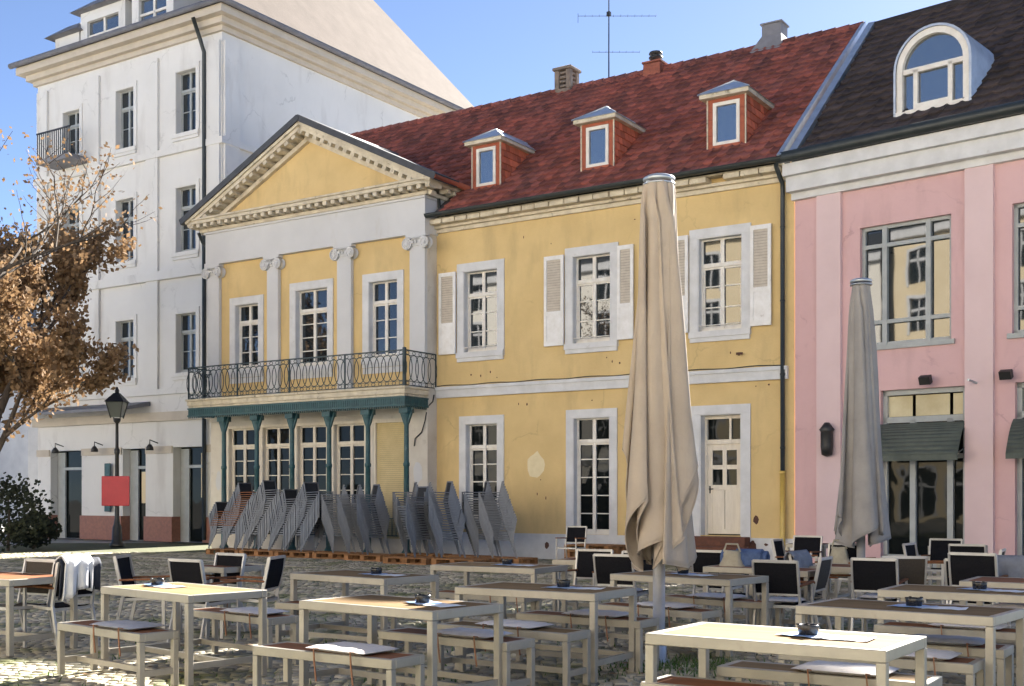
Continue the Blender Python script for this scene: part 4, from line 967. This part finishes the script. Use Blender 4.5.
TD=[ # name: FL px, FR px, wood, label
 ('T1',(96,586),(193.4,596),'teak','sunlit pale teak table with ashtray, right of the jacket chair'),
 ('T2',(295,600),(437,612),'teak','long teak table half in sun, before the stacked chairs'),
 ('T3',(458,587),(590.8,593.6),'teak','shaded teak table just left of the beige parasol pole'),
 ('T4',(642.5,633),(889,651),'teak','brightest sunlit teak table nearest the camera'),
 ('T5',(793,605),(996,617.3),'teak','shaded table second from the camera on the pink house side'),
 ('T6',(877.3,589.4),None,'teak','long table cut by the picture edge under the pink house'),
 ('T7',(290.5,573),(383.4,579),'teak','shaded table with blue card, behind the half-sunlit table'),
 ('T8',(436,565),(528,568.3),'teak','farthest long table, just before the pallets of stacked chairs'),
 ('T9',(610,573.8),(730,580),'teak','shaded table the beige parasol seems to stand against'),
 ('T10',None,(9,580),'teakr','orange-brown table cut by the picture edge beside the jacket chair')]
snT=None; TP={}
for k,FL,FR,wm,lab in TD:
    if snT is None:
        o=make_table(1.42,.78,.74,M['teak'],'outdoor_table',lab,'table','long terrace tables'); snT=snapshot(o)
    else: o=copy_tree(snT)
    o['label']=lab
    if k=='T10':
        for c in kids(o):
            if c.name.startswith('tabletop'):
                c.data=c.data.copy(); c.data.materials[0]=M['teakr']
    place(o,onz(*FL,zt) if FL else None,onz(*FR,zt) if FR else None,1.42,.78,None if (FL and FR) else A0)
    TP[k]=o
zb=.45
BD=[('B1',(56.5,622.4),(140,634.3),'bench with mauve seat pad before the sunlit left table'),
 ('B2',(252,646),(391.6,660.2),'bench nearest the camera, before the half-sunlit table'),
 ('B3',(182.5,609),(270.3,618.8),'bench with white pad behind the sunlit left table'),
 ('B4',(378.8,630.8),(506,643),'bench with bright white pad behind the half-sunlit table'),
 ('B5',(275,602.3),None,'bench before the shaded table with blue card, mostly hidden'),
 ('B6',(442.5,624.3),(560.4,633.5),'grey-topped bench before the table left of the parasol'),
 ('B7',(521,613.3),(634,621),'bench with strap and pad behind the table left of the parasol'),
 ('B8',(427,591.5),None,'bench before the farthest long table'),
 ('B9',(593.5,604),(699.7,612.4),'bench with pad just behind the parasol pole'),
 ('B10',(654.7,595.8),(766.8,603.2),'bench behind the table at the parasol'),
 ('B11',(716.3,666),None,'sunlit bench with cream pad behind the nearest table'),
 ('B12',(640,682),None,'brown bench at the bottom picture edge before the nearest table'),
 ('B13',None,(973.5,664.6),'bench before the second table on the pink house side'),
 ('B14',None,(1004,650),'bench with grey pad behind the second table on the pink house side'),
 ('B15',(873.6,624.6),None,'bench before the table cut by the picture edge'),
 ('B16',(922,606),None,'bench behind the table cut by the picture edge')]
snB=None; BP={}
for k,FL,FR,lab in BD:
    if snB is None:
        o=make_table(1.33,.36,.45,M['teakr'],'terrace_bench',lab,'bench','backless terrace benches',.05); snB=snapshot(o)
    else: o=copy_tree(snB)
    o['label']=lab
    if k in('B6','B11'):
        for c in kids(o):
            if c.name.startswith('seat'): c.data=c.data.copy(); c.data.materials[0]=M['teak']
    place(o,onz(*FL,zb) if FL else None,onz(*FR,zb) if FR else None,1.33,.36,None if (FL and FR) else A0)
    BP[k]=o
# small square tables
SD=[((226,565.5),.62,'small square table with red-brown top behind the sunlit left table'),
    ((584,559),.60,'small square table beside the chair at the yellow wall'),
    ((739,566),.62,'small square table before the chair heaped with blue jackets'),
    ((846,565.5),.66,'small dark-topped table behind the chairs at the grey parasol'),
    ((813,543.5),.70,'pale square table far back at the corner of the pink house'),
    ((958,545.5),.80,'pale high table far back before the pink shop doors'),
    ((1012,580),.80,'orange-brown table at the picture edge before the pink house'),
    ((792,569),.6,'small table end between the grey blanket chair and the black chair')]
snS=None; SP=[]
for (px,py),w_,lab in SD:
    if snS is None:
        o=make_table(.68,.68,.74,M['teakr'],'square_table',lab,'table','small square tables'); snS=snapshot(o)
    else: o=copy_tree(snS)
    o['label']=lab; x,y=onz(px,py,.74); o.location=(x,y,0); o.rotation_euler=(0,0,A0+random.uniform(-.08,.08)); o.scale=(w_/.68,w_/.68,1); SP.append(o)

# seat pads
def pad_mesh(w_,d_,h_):
    s=MB(); n=8; rnd=random.Random(3); s.smooth=True
    for sg in (1,-1):
        b0=len(s.v)
        for i in range(n+1):
            for j in range(n+1):
                u,v=i/n*2-1,j/n*2-1; e=max(0,(1-abs(u)**6))*max(0,(1-abs(v)**6))
                s.v.append((u*w_/2,v*d_/2,h_/2+(sg*h_/2*(e**.4)*(1+.18*rnd.uniform(-1,1)) if sg>0 else -h_/2*e**.4)))
        for i in range(n):
            for j in range(n):
                q=(b0+i*(n+1)+j,b0+(i+1)*(n+1)+j,b0+(i+1)*(n+1)+j+1,b0+i*(n+1)+j+1); s.face(q if sg>0 else q[::-1])
    return s
def make_pad(m,w_=.58,d_=.36):
    o=empty('seat_pad',(0,0,0),0,'x','cushion','seat pads on benches and chairs')
    pad_mesh(w_,d_,.045).build('cushion',m,o)
    for sx in (-.16,.2):
        s=MB(); s.tube([(sx,-d_/2+.01,.02),(sx-.01,-d_/2-.03,.03),(sx,-d_/2-.035,-.06),(sx+.015,-d_/2-.03,-.2)],.007,4); s.build('tie_tape',M['tie'],o)
    return o
p1=make_pad(M['pad']); p2=make_pad(M['padg']); sn1,sn2=snapshot(p1),snapshot(p2); used={1:False,2:False}
def pad(x,y,z,rz,kind,lab,sc_=1.0,tilt=0):
    if not used[kind]: o=(p1,p2)[kind-1]; used[kind]=True
    else: o=copy_tree((sn1,sn2)[kind-1])
    o.location=(x,y,z); o.rotation_euler=(0,tilt,rz); o['label']=lab; o.scale=(sc_,1,1); return o
def on_top(host,px,py,z):
    """the point of the host's top the pixel looks at, kept on the top's centre line"""
    x,y=onz(px,py,z); a=host.rotation_euler.z; d=Vector((math.cos(a),math.sin(a))); v=Vector((x-host.location.x,y-host.location.y)).dot(d)
    return host.location.x+d.x*v, host.location.y+d.y*v, a
for b,px,py,kind,lab in (('B1',122,626,2,'mauve grey pad with dangling ties on the left bench'),('B2',351,649,1,'pale pad on the bench nearest the camera'),('B3',250,612,1,'white pad on the bench behind the sunlit left table'),
   ('B4',468,634,1,'bright white pad behind the half-sunlit table'),('B6',512,625,1,'pale pad on the grey-topped bench'),('B7',595,614.5,1,'pale pad on the bench with the strap'),('B9',660,606,1,'pale pad beside the parasol pole'),
   ('B10',712,597,1,'white pad behind the table at the parasol'),('B11',838,672,1,'cream pad on the sunlit bench by the nearest table'),('B13',912,654,1,'pale pad under the corner of the nearest table'),
   ('B14',946,640,2,'blue-grey pad behind the nearest table'),('B15',963,628,1,'white pad on the bench seen under the second table'),('B16',1010,613,1,'white pad at the picture edge'),('B8',520,592,1,'pale pad on the bench before the farthest table')):
    x,y,a=on_top(BP[b],px,py,.47); pad(x,y,.452,a+random.uniform(-.06,.06),kind,lab)

# ashtrays and cards
def make_ash():
    o=empty('ashtray',(0,0,0),0,'x','ashtray','black ashtrays on the tables')
    s=MB(); s.lathe([(.045,0),(.055,.005),(.062,.06),(.06,.066),(.052,.066),(.048,.03),(.02,.024)],18,caps=True); s.build('bowl',M['ash'],o)
    s=MB()
    for k in range(4):
        t=math.pi/4+k*math.pi/2; s.cbox((.058*math.cos(t),.058*math.sin(t),.068),(.02,.014,.01),Matrix.Rotation(t,3,'Z'))
    s.build('notch',M['ash'],o); return o
ash=make_ash(); snA=snapshot(ash); ufirst=True
def make_card():
    o=empty('menu_card',(0,0,0),0,'x','menu','cards lying on the tables')
    for i,(dx,rz,m) in enumerate(((.13,.1,'paper'),(-.1,-.18,'paperb'))):
        s=MB(); n=6
        for k in range(n):
            x0=-.15+.3*k/n; x1=-.15+.3*(k+1)/n; z0=.0015+.004*i+.006*abs(math.sin(k*1.3)); z1=.0015+.004*i+.006*abs(math.sin((k+1)*1.3))
            c_,s_=math.cos(rz),math.sin(rz)
            P=[(x0,-.105,z0),(x1,-.105,z1),(x1,.105,z1),(x0,.105,z0)]
            s.poly([(dx+p[0]*c_-p[1]*s_,p[0]*s_+p[1]*c_,p[2]) for p in P])
        solid(s.build('sheet',M[m],o),.0015)
    return o
card=make_card(); snC=snapshot(card)
def card_words(k): return {'T1':'pale card under the ashtray on the sunlit left table','T2':'white card with ashtray on the half-sunlit table','T3':'blue card on the table left of the parasol','T4':'pale card on the brightest nearest table','T5':'blue card on the second table before the pink house','T6':'blue card on the table cut by the edge','T7':'blue card on the shaded table behind the half-sunlit one','T8':'blue card on the farthest long table','T9':'card behind the parasol pole'}[k]
def ash_words(k): return {'T1':'black ashtray on the sunlit left table','T2':'black ashtray on the half-sunlit table','T3':'black ashtray on the table left of the parasol','T4':'black ashtray on the brightest nearest table','T5':'black ashtray on the second table before the pink house','T6':'black ashtray on the table cut by the edge','T7':'black ashtray on the shaded table behind the half-sunlit one','T8':'black ashtray on the farthest long table','T9':'black ashtray behind the parasol pole'}[k]
for i,(k,px,py) in enumerate((('T1',183,582),('T2',410,602.5),('T3',546.6,588),('T4',804,634),('T5',905.8,606),('T6',972.6,590),('T7',358.5,574),('T8',486,565.5),('T9',646,576))):
    x,y,a=on_top(TP[k],px,py,.76)
    o=ash if i==0 else copy_tree(snA); o.location=(x,y,.742); o.rotation_euler=(0,0,a+i*.4); o['label']=ash_words(k)
    o=card if i==0 else copy_tree(snC); o.location=(x+.09*math.cos(a),y+.09*math.sin(a),.7405); o.rotation_euler=(0,0,a+random.uniform(-.25,.25)); o['label']=card_words(k)
    # the ashtray stands on the cards
    
# ================================================================= CHAIRS
def make_chair(slingm,label):
    """stackable armchair, front toward local -y"""
    o=empty('terrace_armchair',(0,0,0),0,label,'chair','black mesh terrace armchairs')
    W_=.235
    for sx in (-1,1):
        s=MB(); s.bar((sx*W_,-.25,0),(sx*W_,-.25,.63),.022,.035); s.build('leg',M['alus'],o)
        s=MB(); s.bar((sx*W_,.30,0),(sx*W_,.20,.44),.022,.035); s.bar((sx*W_,.198,.438),(sx*W_,.29,.88),.022,.035); s.build('leg',M['alus'],o)
        s=MB(); s.bar((sx*W_,-.27,.64),(sx*W_,.24,.625),.045,.022); bevel(s.build('armrest',M['teakr'],o),.006,1)
    s=MB()
    for sx in (-1,1): s.bar((sx*(W_-.025),-.24,.425),(sx*(W_-.025),.2,.41),.02,.03)
    s.bar((-W_,-.245,.42),(W_,-.245,.42),.025,.03); s.bar((-W_,.2,.405),(W_,.2,.405),.02,.03); s.build('seat_frame',M['alus'],o)
    s=MB(); n=6
    for k in range(n):
        y0=-.23+.43*k/n; y1=-.23+.43*(k+1)/n; f=lambda y:.432-.035*math.sin(math.pi*(y+.23)/.43)
        s.poly([(-W_+.035,y0,f(y0)),(W_-.035,y0,f(y0)),(W_-.035,y1,f(y1)),(-W_+.035,y1,f(y1))])
    solid(s.build('seat',slingm,o),.006)
    s=MB(); yz=lambda z:.198+(z-.438)*(.092/.442)
    s.bar((-W_,yz(.88),.875),(W_,yz(.88),.875),.026,.03); s.build('back_rail',M['alus'],o); s=MB(); s.bar((-W_,yz(.53),.53),(W_,yz(.53),.53),.02,.02); s.build('back_rail',M['alus'],o)
    s=MB(); n=5
    for k in range(n):
        z0=.54+.325*k/n; z1=.54+.325*(k+1)/n; g=lambda z:yz(z)+.012*math.sin(math.pi*(z-.54)/.325)
        s.poly([(-W_+.012,g(z0),z0),(W_-.012,g(z0),z0),(W_-.012,g(z1),z1),(-W_+.012,g(z1),z1)])
    solid(s.build('backrest',slingm,o),.006)
    return o
ch0=make_chair(M['sling'],'x'); sn0=snapshot(ch0); ch1=make_chair(M['slingb'],'x'); snb=snapshot(ch1); cu={0:False,1:False}
def chair(px,ytop,face,label,brown=0,z=0,dx=0,dy=0):
    """face: world heading in degrees the sitter looks at; (px,ytop): top of the back"""
    Y=F*(CAMZ-.89-z)/(ytop-YH); x,y=at(px,Y)
    if not cu[brown]: o=(ch0,ch1)[brown]; cu[brown]=True
    else: o=copy_tree((sn0,snb)[brown])
    a=R(face+90); o.rotation_euler=(0,0,a)
    # back top sits at local (0,.29)
    bx,by=-math.sin(a)*.29,math.cos(a)*.29
    o.location=(x-bx+dx,y-by+dy,z); o['label']=label; return o
UA,NA_,RA,BA=147,237,-33,57       # headings: along the row to the far end, to the camera, back along the row, to the house
CH={}
CD=[('C1',78,561,UA,'armchair with a white and navy jacket over its back',0),
 ('C2',41,559,NA_,'brown-backed armchair behind the orange-brown table',1),
 ('C3',122,555,2,'armchair seen side-on between jacket chair and small table',0),
 ('C4',185,559,BA,'black-backed armchair behind the sunlit left table',0),
 ('C5',231,553,NA_,'armchair facing out behind the small red-brown table',0),
 ('C6',277,556,172,'armchair seen side-on right of the small red-brown table',0),
 ('C7',577,526,NA_,'grey armchair standing close to the wall under the tall window',0),
 ('C8',595,549,NA_,'armchair behind the small table beside the parasol hem',0),
 ('C9',613,554,BA,'black-backed armchair partly behind the parasol hem',0),
 ('C10',709,550,BA,'black-backed armchair just right of the parasol hem',0),
 ('C11',745,553,NA_,'armchair heaped with blue jackets before the brick steps',0),
 ('C12',775,560,BA,'large black-backed armchair between the two parasols',0),
 ('C13',777,539,RA,'armchair seen side-on at the foot of the yellow downpipe',0),
 ('C14',797,553,RA,'armchair covered with a grey blanket beside the black one',0),
 ('C15',826,557,UA,'brown mesh armchair with a slumped pale pad',1),
 ('C16',846,543,NA_,'armchair carrying a beige bag by the grey parasol',0),
 ('C17',874,558,BA,'black-backed armchair under the hem of the grey parasol',0),
 ('C18',904,556,BA+25,'brown-backed armchair next to the one under the grey parasol',1),
 ('C19',909,543,RA,'armchair side-on at the pale high table before the shop',0),
 ('C20',967,544,BA,'black-backed armchair before the pale high table',0),
 ('C21',968,559,BA,'lower one of two nested armchairs behind the edge table',0),
 ('C22',946,538.5,NA_,'farthest armchair, behind the pale high table',0),
 ('C23',1014,558,NA_+20,'armchair with grey blanket at the picture edge',0),
 ('C24',1003,549,UA,'brown armchair side-on below the pink pilaster',1),
 ('C25',808,535.5,NA_,'armchair behind the pale table at the pink house corner',0),
 ('C26',835,541,RA+10,'black armchair half hidden beside the beige bag chair',0),
 ('C27',640,551,NA_,'armchair mostly hidden behind the parasol hem',0)]
for k,px,yt,fc,lab,br in CD: CH[k]=chair(px,yt,fc+random.uniform(-5,5),lab,br)
o=copy_tree(sn0); c=CH['C21']; o.location=(c.location.x+.02,c.location.y-.06,.07); o.rotation_euler=(0,0,c.rotation_euler.z); o['label']='upper one of two nested armchairs behind the edge table'
for k,lab in (('C9','white pad on the chair behind the parasol hem'),('C12','white pad on the large black-backed armchair'),('C4','pale pad on the chair behind the sunlit left table'),('C17','pale pad on the chair under the grey parasol'),('C10','pale pad on the chair right of the parasol hem')):
    c=CH[k]; pad(c.location.x,c.location.y,.435,c.rotation_euler.z,1,lab,.66)
c=CH['C15']; pad(c.location.x,c.location.y,.47,c.rotation_euler.z,2,'slumped pale pad on the brown mesh armchair',.66,R(-14))

# draped cloths
def drape(host,w_,front,back,mats,name,label,cat,seed,xoff=0,partname='cloth',thick=.012,lift=.0):
    rnd=random.Random(seed); o=empty(name,host.location,host.rotation_euler.z,label,cat)
    def sheet(x0,x1,fr,bk,m,pn,off=0):
        s=MB(); nx=14; prof=[]
        zt_=.895+off
        prof=[(-fr*(1-k/7),1) for k in range(7)]
        s.smooth=True; cols=[]
        for i in range(nx+1):
            u=i/nx; x=x0+(x1-x0)*u; col=[]; jf=fr*(1+.2*math.sin(u*4+seed)); jb=bk*(1+.16*math.cos(u*4+seed))
            fold=.03*math.sin(u*15+seed*1.7)+.015*math.sin(u*31+seed)
            for k in range(8):
                d=jf*(1-k/8); yy=.29-.02-d*.19-.025-off+fold*d/.3; col.append((x+.04*math.sin(d*9+seed)*d,yy-.012,zt_-d))
            col.append((x,.28,zt_+.02)); col.append((x,.305,zt_+.012))
            for k in range(1,9):
                d=jb*k/8; yy=.325+off-d*.19+.02+fold*d/.25; col.append((x+.05*math.sin(d*8+seed)*d,yy,zt_-d))
            cols.append(col)
        n=len(cols[0])
        for c_ in cols: s.v.extend(c_)
        for i in range(nx):
            for k in range(n-1): s.face((i*n+k,(i+1)*n+k,(i+1)*n+k+1,i*n+k+1))
        solid(s.build(pn,m,o),thick)
    for (x0,x1,fr,bk,m,pn,off) in mats: sheet(x0+xoff,x1+xoff,fr,bk,m,pn,off)
    return o
drape(CH['C1'],.5,.3,.3,[(-.25,.23,.30,.34,M['cloth_n'],'lining',0),(-.13,.20,.22,.38,M['cloth_w'],'shell',.035)],'jacket','white jacket with navy lining hung over a chair back','jacket',2)
drape(CH['C14'],.5,.3,.3,[(-.29,.29,.30,.34,M['cloth_g'],'cloth',0)],'blanket','grey blanket over the chair beside the large black one','blanket',4)
drape(CH['C23'],.5,.3,.3,[(-.25,.22,.30,.30,M['cloth_g'],'cloth',0)],'blanket','grey blanket over the chair at the picture edge','blanket',6)
drape(CH['C11'],.5,.26,.24,[(-.28,.28,.28,.2,M['cloth_b'],'cloth',0),(-.1,.22,.2,.16,M['cloth_b'],'sleeve',.02)],'jacket','blue jackets heaped over a chair before the brick steps','jacket',8)
def bag(loc,rz,m,label,w_,h_,d_,seed):
    o=empty('bag',loc,rz,label,'bag'); s=MB(); rnd=random.Random(seed); n=12; rows=8; s.smooth=True
    for r in range(rows+1):
        t=r/rows; q=(1-.35*t**2)*(.8+.2*math.sin(math.pi*min(1,t*1.6)))
        for k in range(n):
            a=2*math.pi*k/n; s.v.append((w_/2*q*math.copysign(abs(math.cos(a))**.6,math.cos(a))*(1+rnd.uniform(-.06,.06)),d_/2*q*math.copysign(abs(math.sin(a))**.6,math.sin(a))*(1+rnd.uniform(-.08,.08)),h_*t*(1+rnd.uniform(-.03,.03))))
    for r in range(rows):
        for k in range(n): s.face((r*n+k,r*n+(k+1)%n,(r+1)*n+(k+1)%n,(r+1)*n+k))
    s.face(tuple(range(n))[::-1]); s.face(tuple(rows*n+k for k in range(n))); s.build('body',m,o)
    s=MB(); s.tube([(-w_*.3,0,h_*.95),(-w_*.2,0,h_*1.25),(w_*.2,0,h_*1.25),(w_*.3,0,h_*.95)],.012,5); s.build('handle',m,o); return o
c=CH['C11']; bag((c.location.x,c.location.y+.22,.62),c.rotation_euler.z,M['bagb'],'olive beige bag propped on the chair of blue jackets',.34,.30,.16,1)
c=CH['C16']; bag((c.location.x,c.location.y,.44),c.rotation_euler.z,M['bagb'],'beige bag on a chair by the grey parasol',.36,.40,.2,2)

# ================================================================= STACKED CHAIRS ON PALLETS
def hl(lx,ly): return (5.9+lx*ca-ly*sa, 26+lx*sa+ly*ca)
def make_pallet(label):
    o=empty('pallet',(0,0,0),0,label,'pallet','wooden pallets under the stacked chairs')
    s=MB()
    for k in range(5): y0=-.4+k*.17; s.box(-.6,.6,y0,y0+.12,.122,.144)
    for k in (-.6,-.07,.46): s.box(k,k+.14,-.4,.4,.10,.1215)
    bevel(s.build('deck',M['palletw'],o),.003,1)
    for xx in (-.6,-.07,.46):
        for yy in (-.4,-.07,.26): s=MB(); s.box(xx,xx+.14,yy,yy+.14,.022,.0995); s.build('block',M['palletw'],o)
    for yy in (-.4,-.07,.26):
        s=MB(); s.box(-.6,.6,yy+.001,yy+.139,0,.0215); s.build('runner',M['palletw'],o)
    return o
# stacks: local x, local y, heading relative to house (deg, 0 = local +x, 90 = away), chairs, shift, rise
ST=[(-14.6,-2.45,0,7,.04,.06),(-13.95,-2.45,0,16,.042,.058),(-13.1,-2.45,4,17,.042,.058),(-12.25,-2.45,0,13,.042,.058),(-11.6,-2.45,-4,16,.042,.058),
    (-10.65,-2.45,222,15,.019,.057),(-10.1,-2.5,226,15,.019,.057),(-9.35,-2.75,236,15,.018,.057),(-8.75,-1.95,222,16,.02,.057),(-8.2,-2.1,218,16,.02,.057),
    (-7.6,-3.2,244,14,.017,.057),(-6.95,-3.0,230,16,.019,.057),(-6.4,-2.3,222,16,.02,.057),(-5.85,-2.45,216,16,.02,.057)]
M['slingg']=mat('grey_sling',(.035,.037,.042),(.025,.026,.03),90,.9,.2,300,spec=.2)
def stack_proto(arm):
    o=make_chair(M['slingg'],'x')
    for c_ in kids(o):
        if c_.data.materials[0]==M['alus']: c_.data.materials[0]=M['alud']
        if c_.name.startswith('armrest'): c_.data.materials[0]=arm
    return o
sA_,sB_=stack_proto(M['teakr']),stack_proto(M['alud']); snSA,snSB=snapshot(sA_),snapshot(sB_)
firsts={0:sA_,1:sB_}
ords=['first','second','third','fourth','fifth','sixth','seventh','eighth','ninth','tenth','eleventh','twelfth','thirteenth','fourteenth']
for i,(lx,ly,hd_,n,sh,rs_) in enumerate(ST):
    d=R(hd_); sx,sy=math.cos(d)*sh,math.sin(d)*sh; a=HZ+d+math.pi/2
    top=.144+rs_*(n-1)
    x0,y0=lx-sx*n*.45,ly-sy*n*.45
    for k in range(n):
        kk=0 if i in (0,1) else 1
        o=firsts.pop(kk) if kk in firsts else copy_tree((snSA,snSB)[kk]); x,y=hl(x0+sx*k+random.uniform(-.006,.006),y0+sy*k+random.uniform(-.006,.006)); o.location=(x,y,.144+rs_*k); o.rotation_euler=(random.uniform(-.006,.006),0,a+random.uniform(-.015,.015))
        o['group']='stacked armchairs by the yellow house'
        where='in the %s stack of chairs from the balcony end'%ords[i]
        o['label']=('bottom' if k==0 else 'topmost' if k==n-1 else 'middle')+' grey armchair '+where
pl=make_pallet('x'); snP=snapshot(pl); PD=[(-14.3,-2.5,0),(-13.05,-2.5,0),(-11.8,-2.5,0),(-10.5,-2.5,0),(-9.25,-2.75,-4),(-8.4,-1.9,0),(-7.62,-3.25,3),(-7.0,-2.1,0),(-6.3,-3.15,-3),(-5.7,-2.3,0)]
ptop=['pallet under the low stack at the balcony end','pallet under the second and third chair stacks','pallet under the fourth chair stack','pallet under the fifth and sixth chair stacks','pallet under the seventh and eighth chair stacks','pallet behind the eighth chair stack','pallet pulled forward under the eleventh chair stack','pallet behind the twelfth chair stack','pallet pulled forward under the twelfth chair stack','pallet under the last chair stack by the bare wall']
for i,(lx,ly,rz) in enumerate(PD):
    o=pl if i==0 else copy_tree(snP); x,y=hl(lx,ly); o.location=(x,y,0 if i not in (5,7) else .0); o.rotation_euler=(0,0,HZ+R(rz)); o['label']=ptop[i]
for k in range(3):
    o=copy_tree(snP); x,y=hl(-5.0+.9,-1.0); o.location=(x,y,.1445*k); o.rotation_euler=(0,0,HZ+R((0,3,-2)[k])); o['group']='spare pallets against the yellow wall'
    o['label']=('lowest of the spare pallets against the yellow wall','middle one of the spare pallets against the yellow wall','uppermost spare pallet against the yellow wall')[k]

# ================================================================= GROUND
def ground_mat():
    m=bpy.data.materials.new('square_ground'); m.use_nodes=True; N=m.node_tree.nodes; L=m.node_tree.links; b=N['Principled BSDF']; b.inputs['Roughness'].default_value=.85
    tc=N.new('ShaderNodeTexCoord'); mp=N.new('ShaderNodeMapping'); mp.inputs['Rotation'].default_value=(0,0,-HZ); L.new(tc.outputs['Object'],mp.inputs[0])
    v=N.new('ShaderNodeTexVoronoi'); v.inputs['Scale'].default_value=9; L.new(mp.outputs[0],v.inputs['Vector'])
    n=N.new('ShaderNodeTexNoise'); n.inputs['Scale'].default_value=.7; n.inputs['Detail'].default_value=8; L.new(tc.outputs['Object'],n.inputs['Vector'])
    cr=N.new('ShaderNodeValToRGB'); cr.color_ramp.elements[0].color=(.27,.26,.24,1); cr.color_ramp.elements[1].color=(.37,.36,.33,1); cr.color_ramp.elements[0].position=.35; cr.color_ramp.elements[1].position=.65; L.new(n.outputs[0],cr.inputs[0])
    mx=N.new('ShaderNodeMix'); mx.data_type='RGBA'; mx.blend_type='MULTIPLY'; mx.inputs[0].default_value=.25; L.new(cr.outputs[0],mx.inputs[6]); L.new(v.outputs['Color'],mx.inputs[7]); L.new(mx.outputs[2],b.inputs['Base Color'])
    bp=N.new('ShaderNodeBump'); bp.inputs['Strength'].default_value=.6; bp.inputs['Distance'].default_value=.02; L.new(v.outputs['Distance'],bp.inputs['Height']); bp.invert=True; L.new(bp.outputs[0],b.inputs['Normal'])
    return m
s=MB(); s.poly([(-400,-400,-.035),(400,-400,-.035),(400,600,-.035),(-400,600,-.035)]); tag(s.build('ground',ground_mat()),kind='structure')
joint=mat('mossy_joint_soil',(.06,.075,.02),(.095,.09,.045),2.2,.95,.4,40)
s=MB(); s.poly([(-16,4,-.030),(18,4,-.030),(18,40,-.030),(-16,40,-.030)]); tag(s.build('paving_bed',joint),kind='structure')
stone=mat('granite_sett',(.43,.38,.28),(.31,.28,.21),1.3,.75,.35,50,tint=.38,c3=(.14,.155,.045),c3scale=1.3,c3lo=.48,c3hi=.68)
s=MB(); rnd=random.Random(2)
dU=Vector((math.cos(HZ+.35),math.sin(HZ+.35))); dV=Vector((-dU.y,dU.x))
def inview(X,Y): return 8.6<Y<33 and abs(X)<Y*.45+.6
pitch=.128
import itertools
O=Vector((0,18)); nU=150
for iv in range(-150,150):
    row_off=rnd.uniform(0,pitch); uu=-22+row_off
    # fast reject of rows handled per stone
    while uu<22:
        wdt=pitch*rnd.uniform(.8,1.35)
        wob=.10*math.sin(uu*1.1)+.04*math.sin(uu*3.1+iv*.05)
        c=O+dU*(uu+wdt/2)+dV*(iv*pitch+wob)
        if inview(c.x,c.y):
            X,Y=c.x,c.y
            hw=wdt/2-.006-rnd.uniform(0,.004); hd=pitch/2-.006-rnd.uniform(0,.004); z=rnd.gauss(0,.003)-.006; ti=rnd.gauss(0,.015); tj=rnd.gauss(0,.015); rz=rnd.gauss(0,.05)
            s.tag=rnd.random(); b0=len(s.v); cr_,sr_=math.cos(rz),math.sin(rz)
            for (e,zz) in ((1,-.026),(.82,.0)):
                for (a_,b_) in ((-1,-1),(1,-1),(1,1),(-1,1)):
                    lu,lv=a_*hw*e,b_*hd*e; lu,lv=lu*cr_-lv*sr_,lu*sr_+lv*cr_
                    p=c+dU*lu+dV*lv; s.v.append((p.x,p.y,z+zz+(ti*lu+tj*lv if zz==0 else 0)))
            s.smooth=True
            for q in ((0,1,5,4),(1,2,6,5),(2,3,7,6),(3,0,4,7),(4,5,6,7)): s.face(tuple(b0+k for k in q))
        uu+=wdt
s.smooth=False; s.tag=.5
tag(s.build('cobblestone_paving',stone),kind='structure')
# light kerb lines in the paving
kerb=mat('pale_kerb_stone',(.36,.33,.27),(.29,.265,.215),5,.8,.2,40)
s=MB(); A=Vector(hl(-15.5,-4.6)); B=Vector(hl(-9.0,-5.6)); d=(B-A); Lk=d.length; d.normalize(); nn=Vector((-d.y,d.x)); t=0
while t<Lk:
    l=.95; p,q=A+d*t,A+d*(t+l-.012); w_=nn*.14; s.hexa([(*(p-w_),-.02),(*(q-w_),-.02),(*(q+w_),-.02),(*(p+w_),-.02),(*(p-w_),.014),(*(q-w_),.014),(*(q+w_),.014),(*(p+w_),.014)]); t+=l
tag(s.build('kerb',kerb),kind='structure')
# weeds at the parasol foot, fallen leaves
s=MB(); rnd=random.Random(8); x0,y0=at(668,11.0)
for k in range(1200):
    if k<500: x,y=x0+rnd.gauss(.15,.45),y0+rnd.gauss(-.2,.35)
    else: x,y=rnd.uniform(-4.5,5),rnd.uniform(9.6,17)
    h=rnd.uniform(.02,.07); a=rnd.uniform(0,6.28); dx,dy=math.cos(a)*.009,math.sin(a)*.009; lx_,ly_=rnd.gauss(0,.025),rnd.gauss(0,.025)
    s.poly([(x-dx,y-dy,-.02),(x+dx,y+dy,-.02),(x+lx_,y+ly_,h)])
tag(s.build('weeds',M['grass']),kind='stuff')
s=MB()
for k in range(420):
    Y=rnd.uniform(9.8,27); X=rnd.uniform(-.42,.42)*Y; a=rnd.uniform(0,6.28); l=rnd.uniform(.03,.06); z=rnd.uniform(.004,.02)
    dx,dy=math.cos(a)*l,math.sin(a)*l; s.poly([(X-dx,Y-dy,z),(X+dy*.5,Y-dx*.5,z+.012),(X+dx,Y+dy,z+.004),(X-dy*.5,Y+dx*.5,z+.01)])
tag(s.build('fallen_leaves',M['leaf']),kind='stuff')
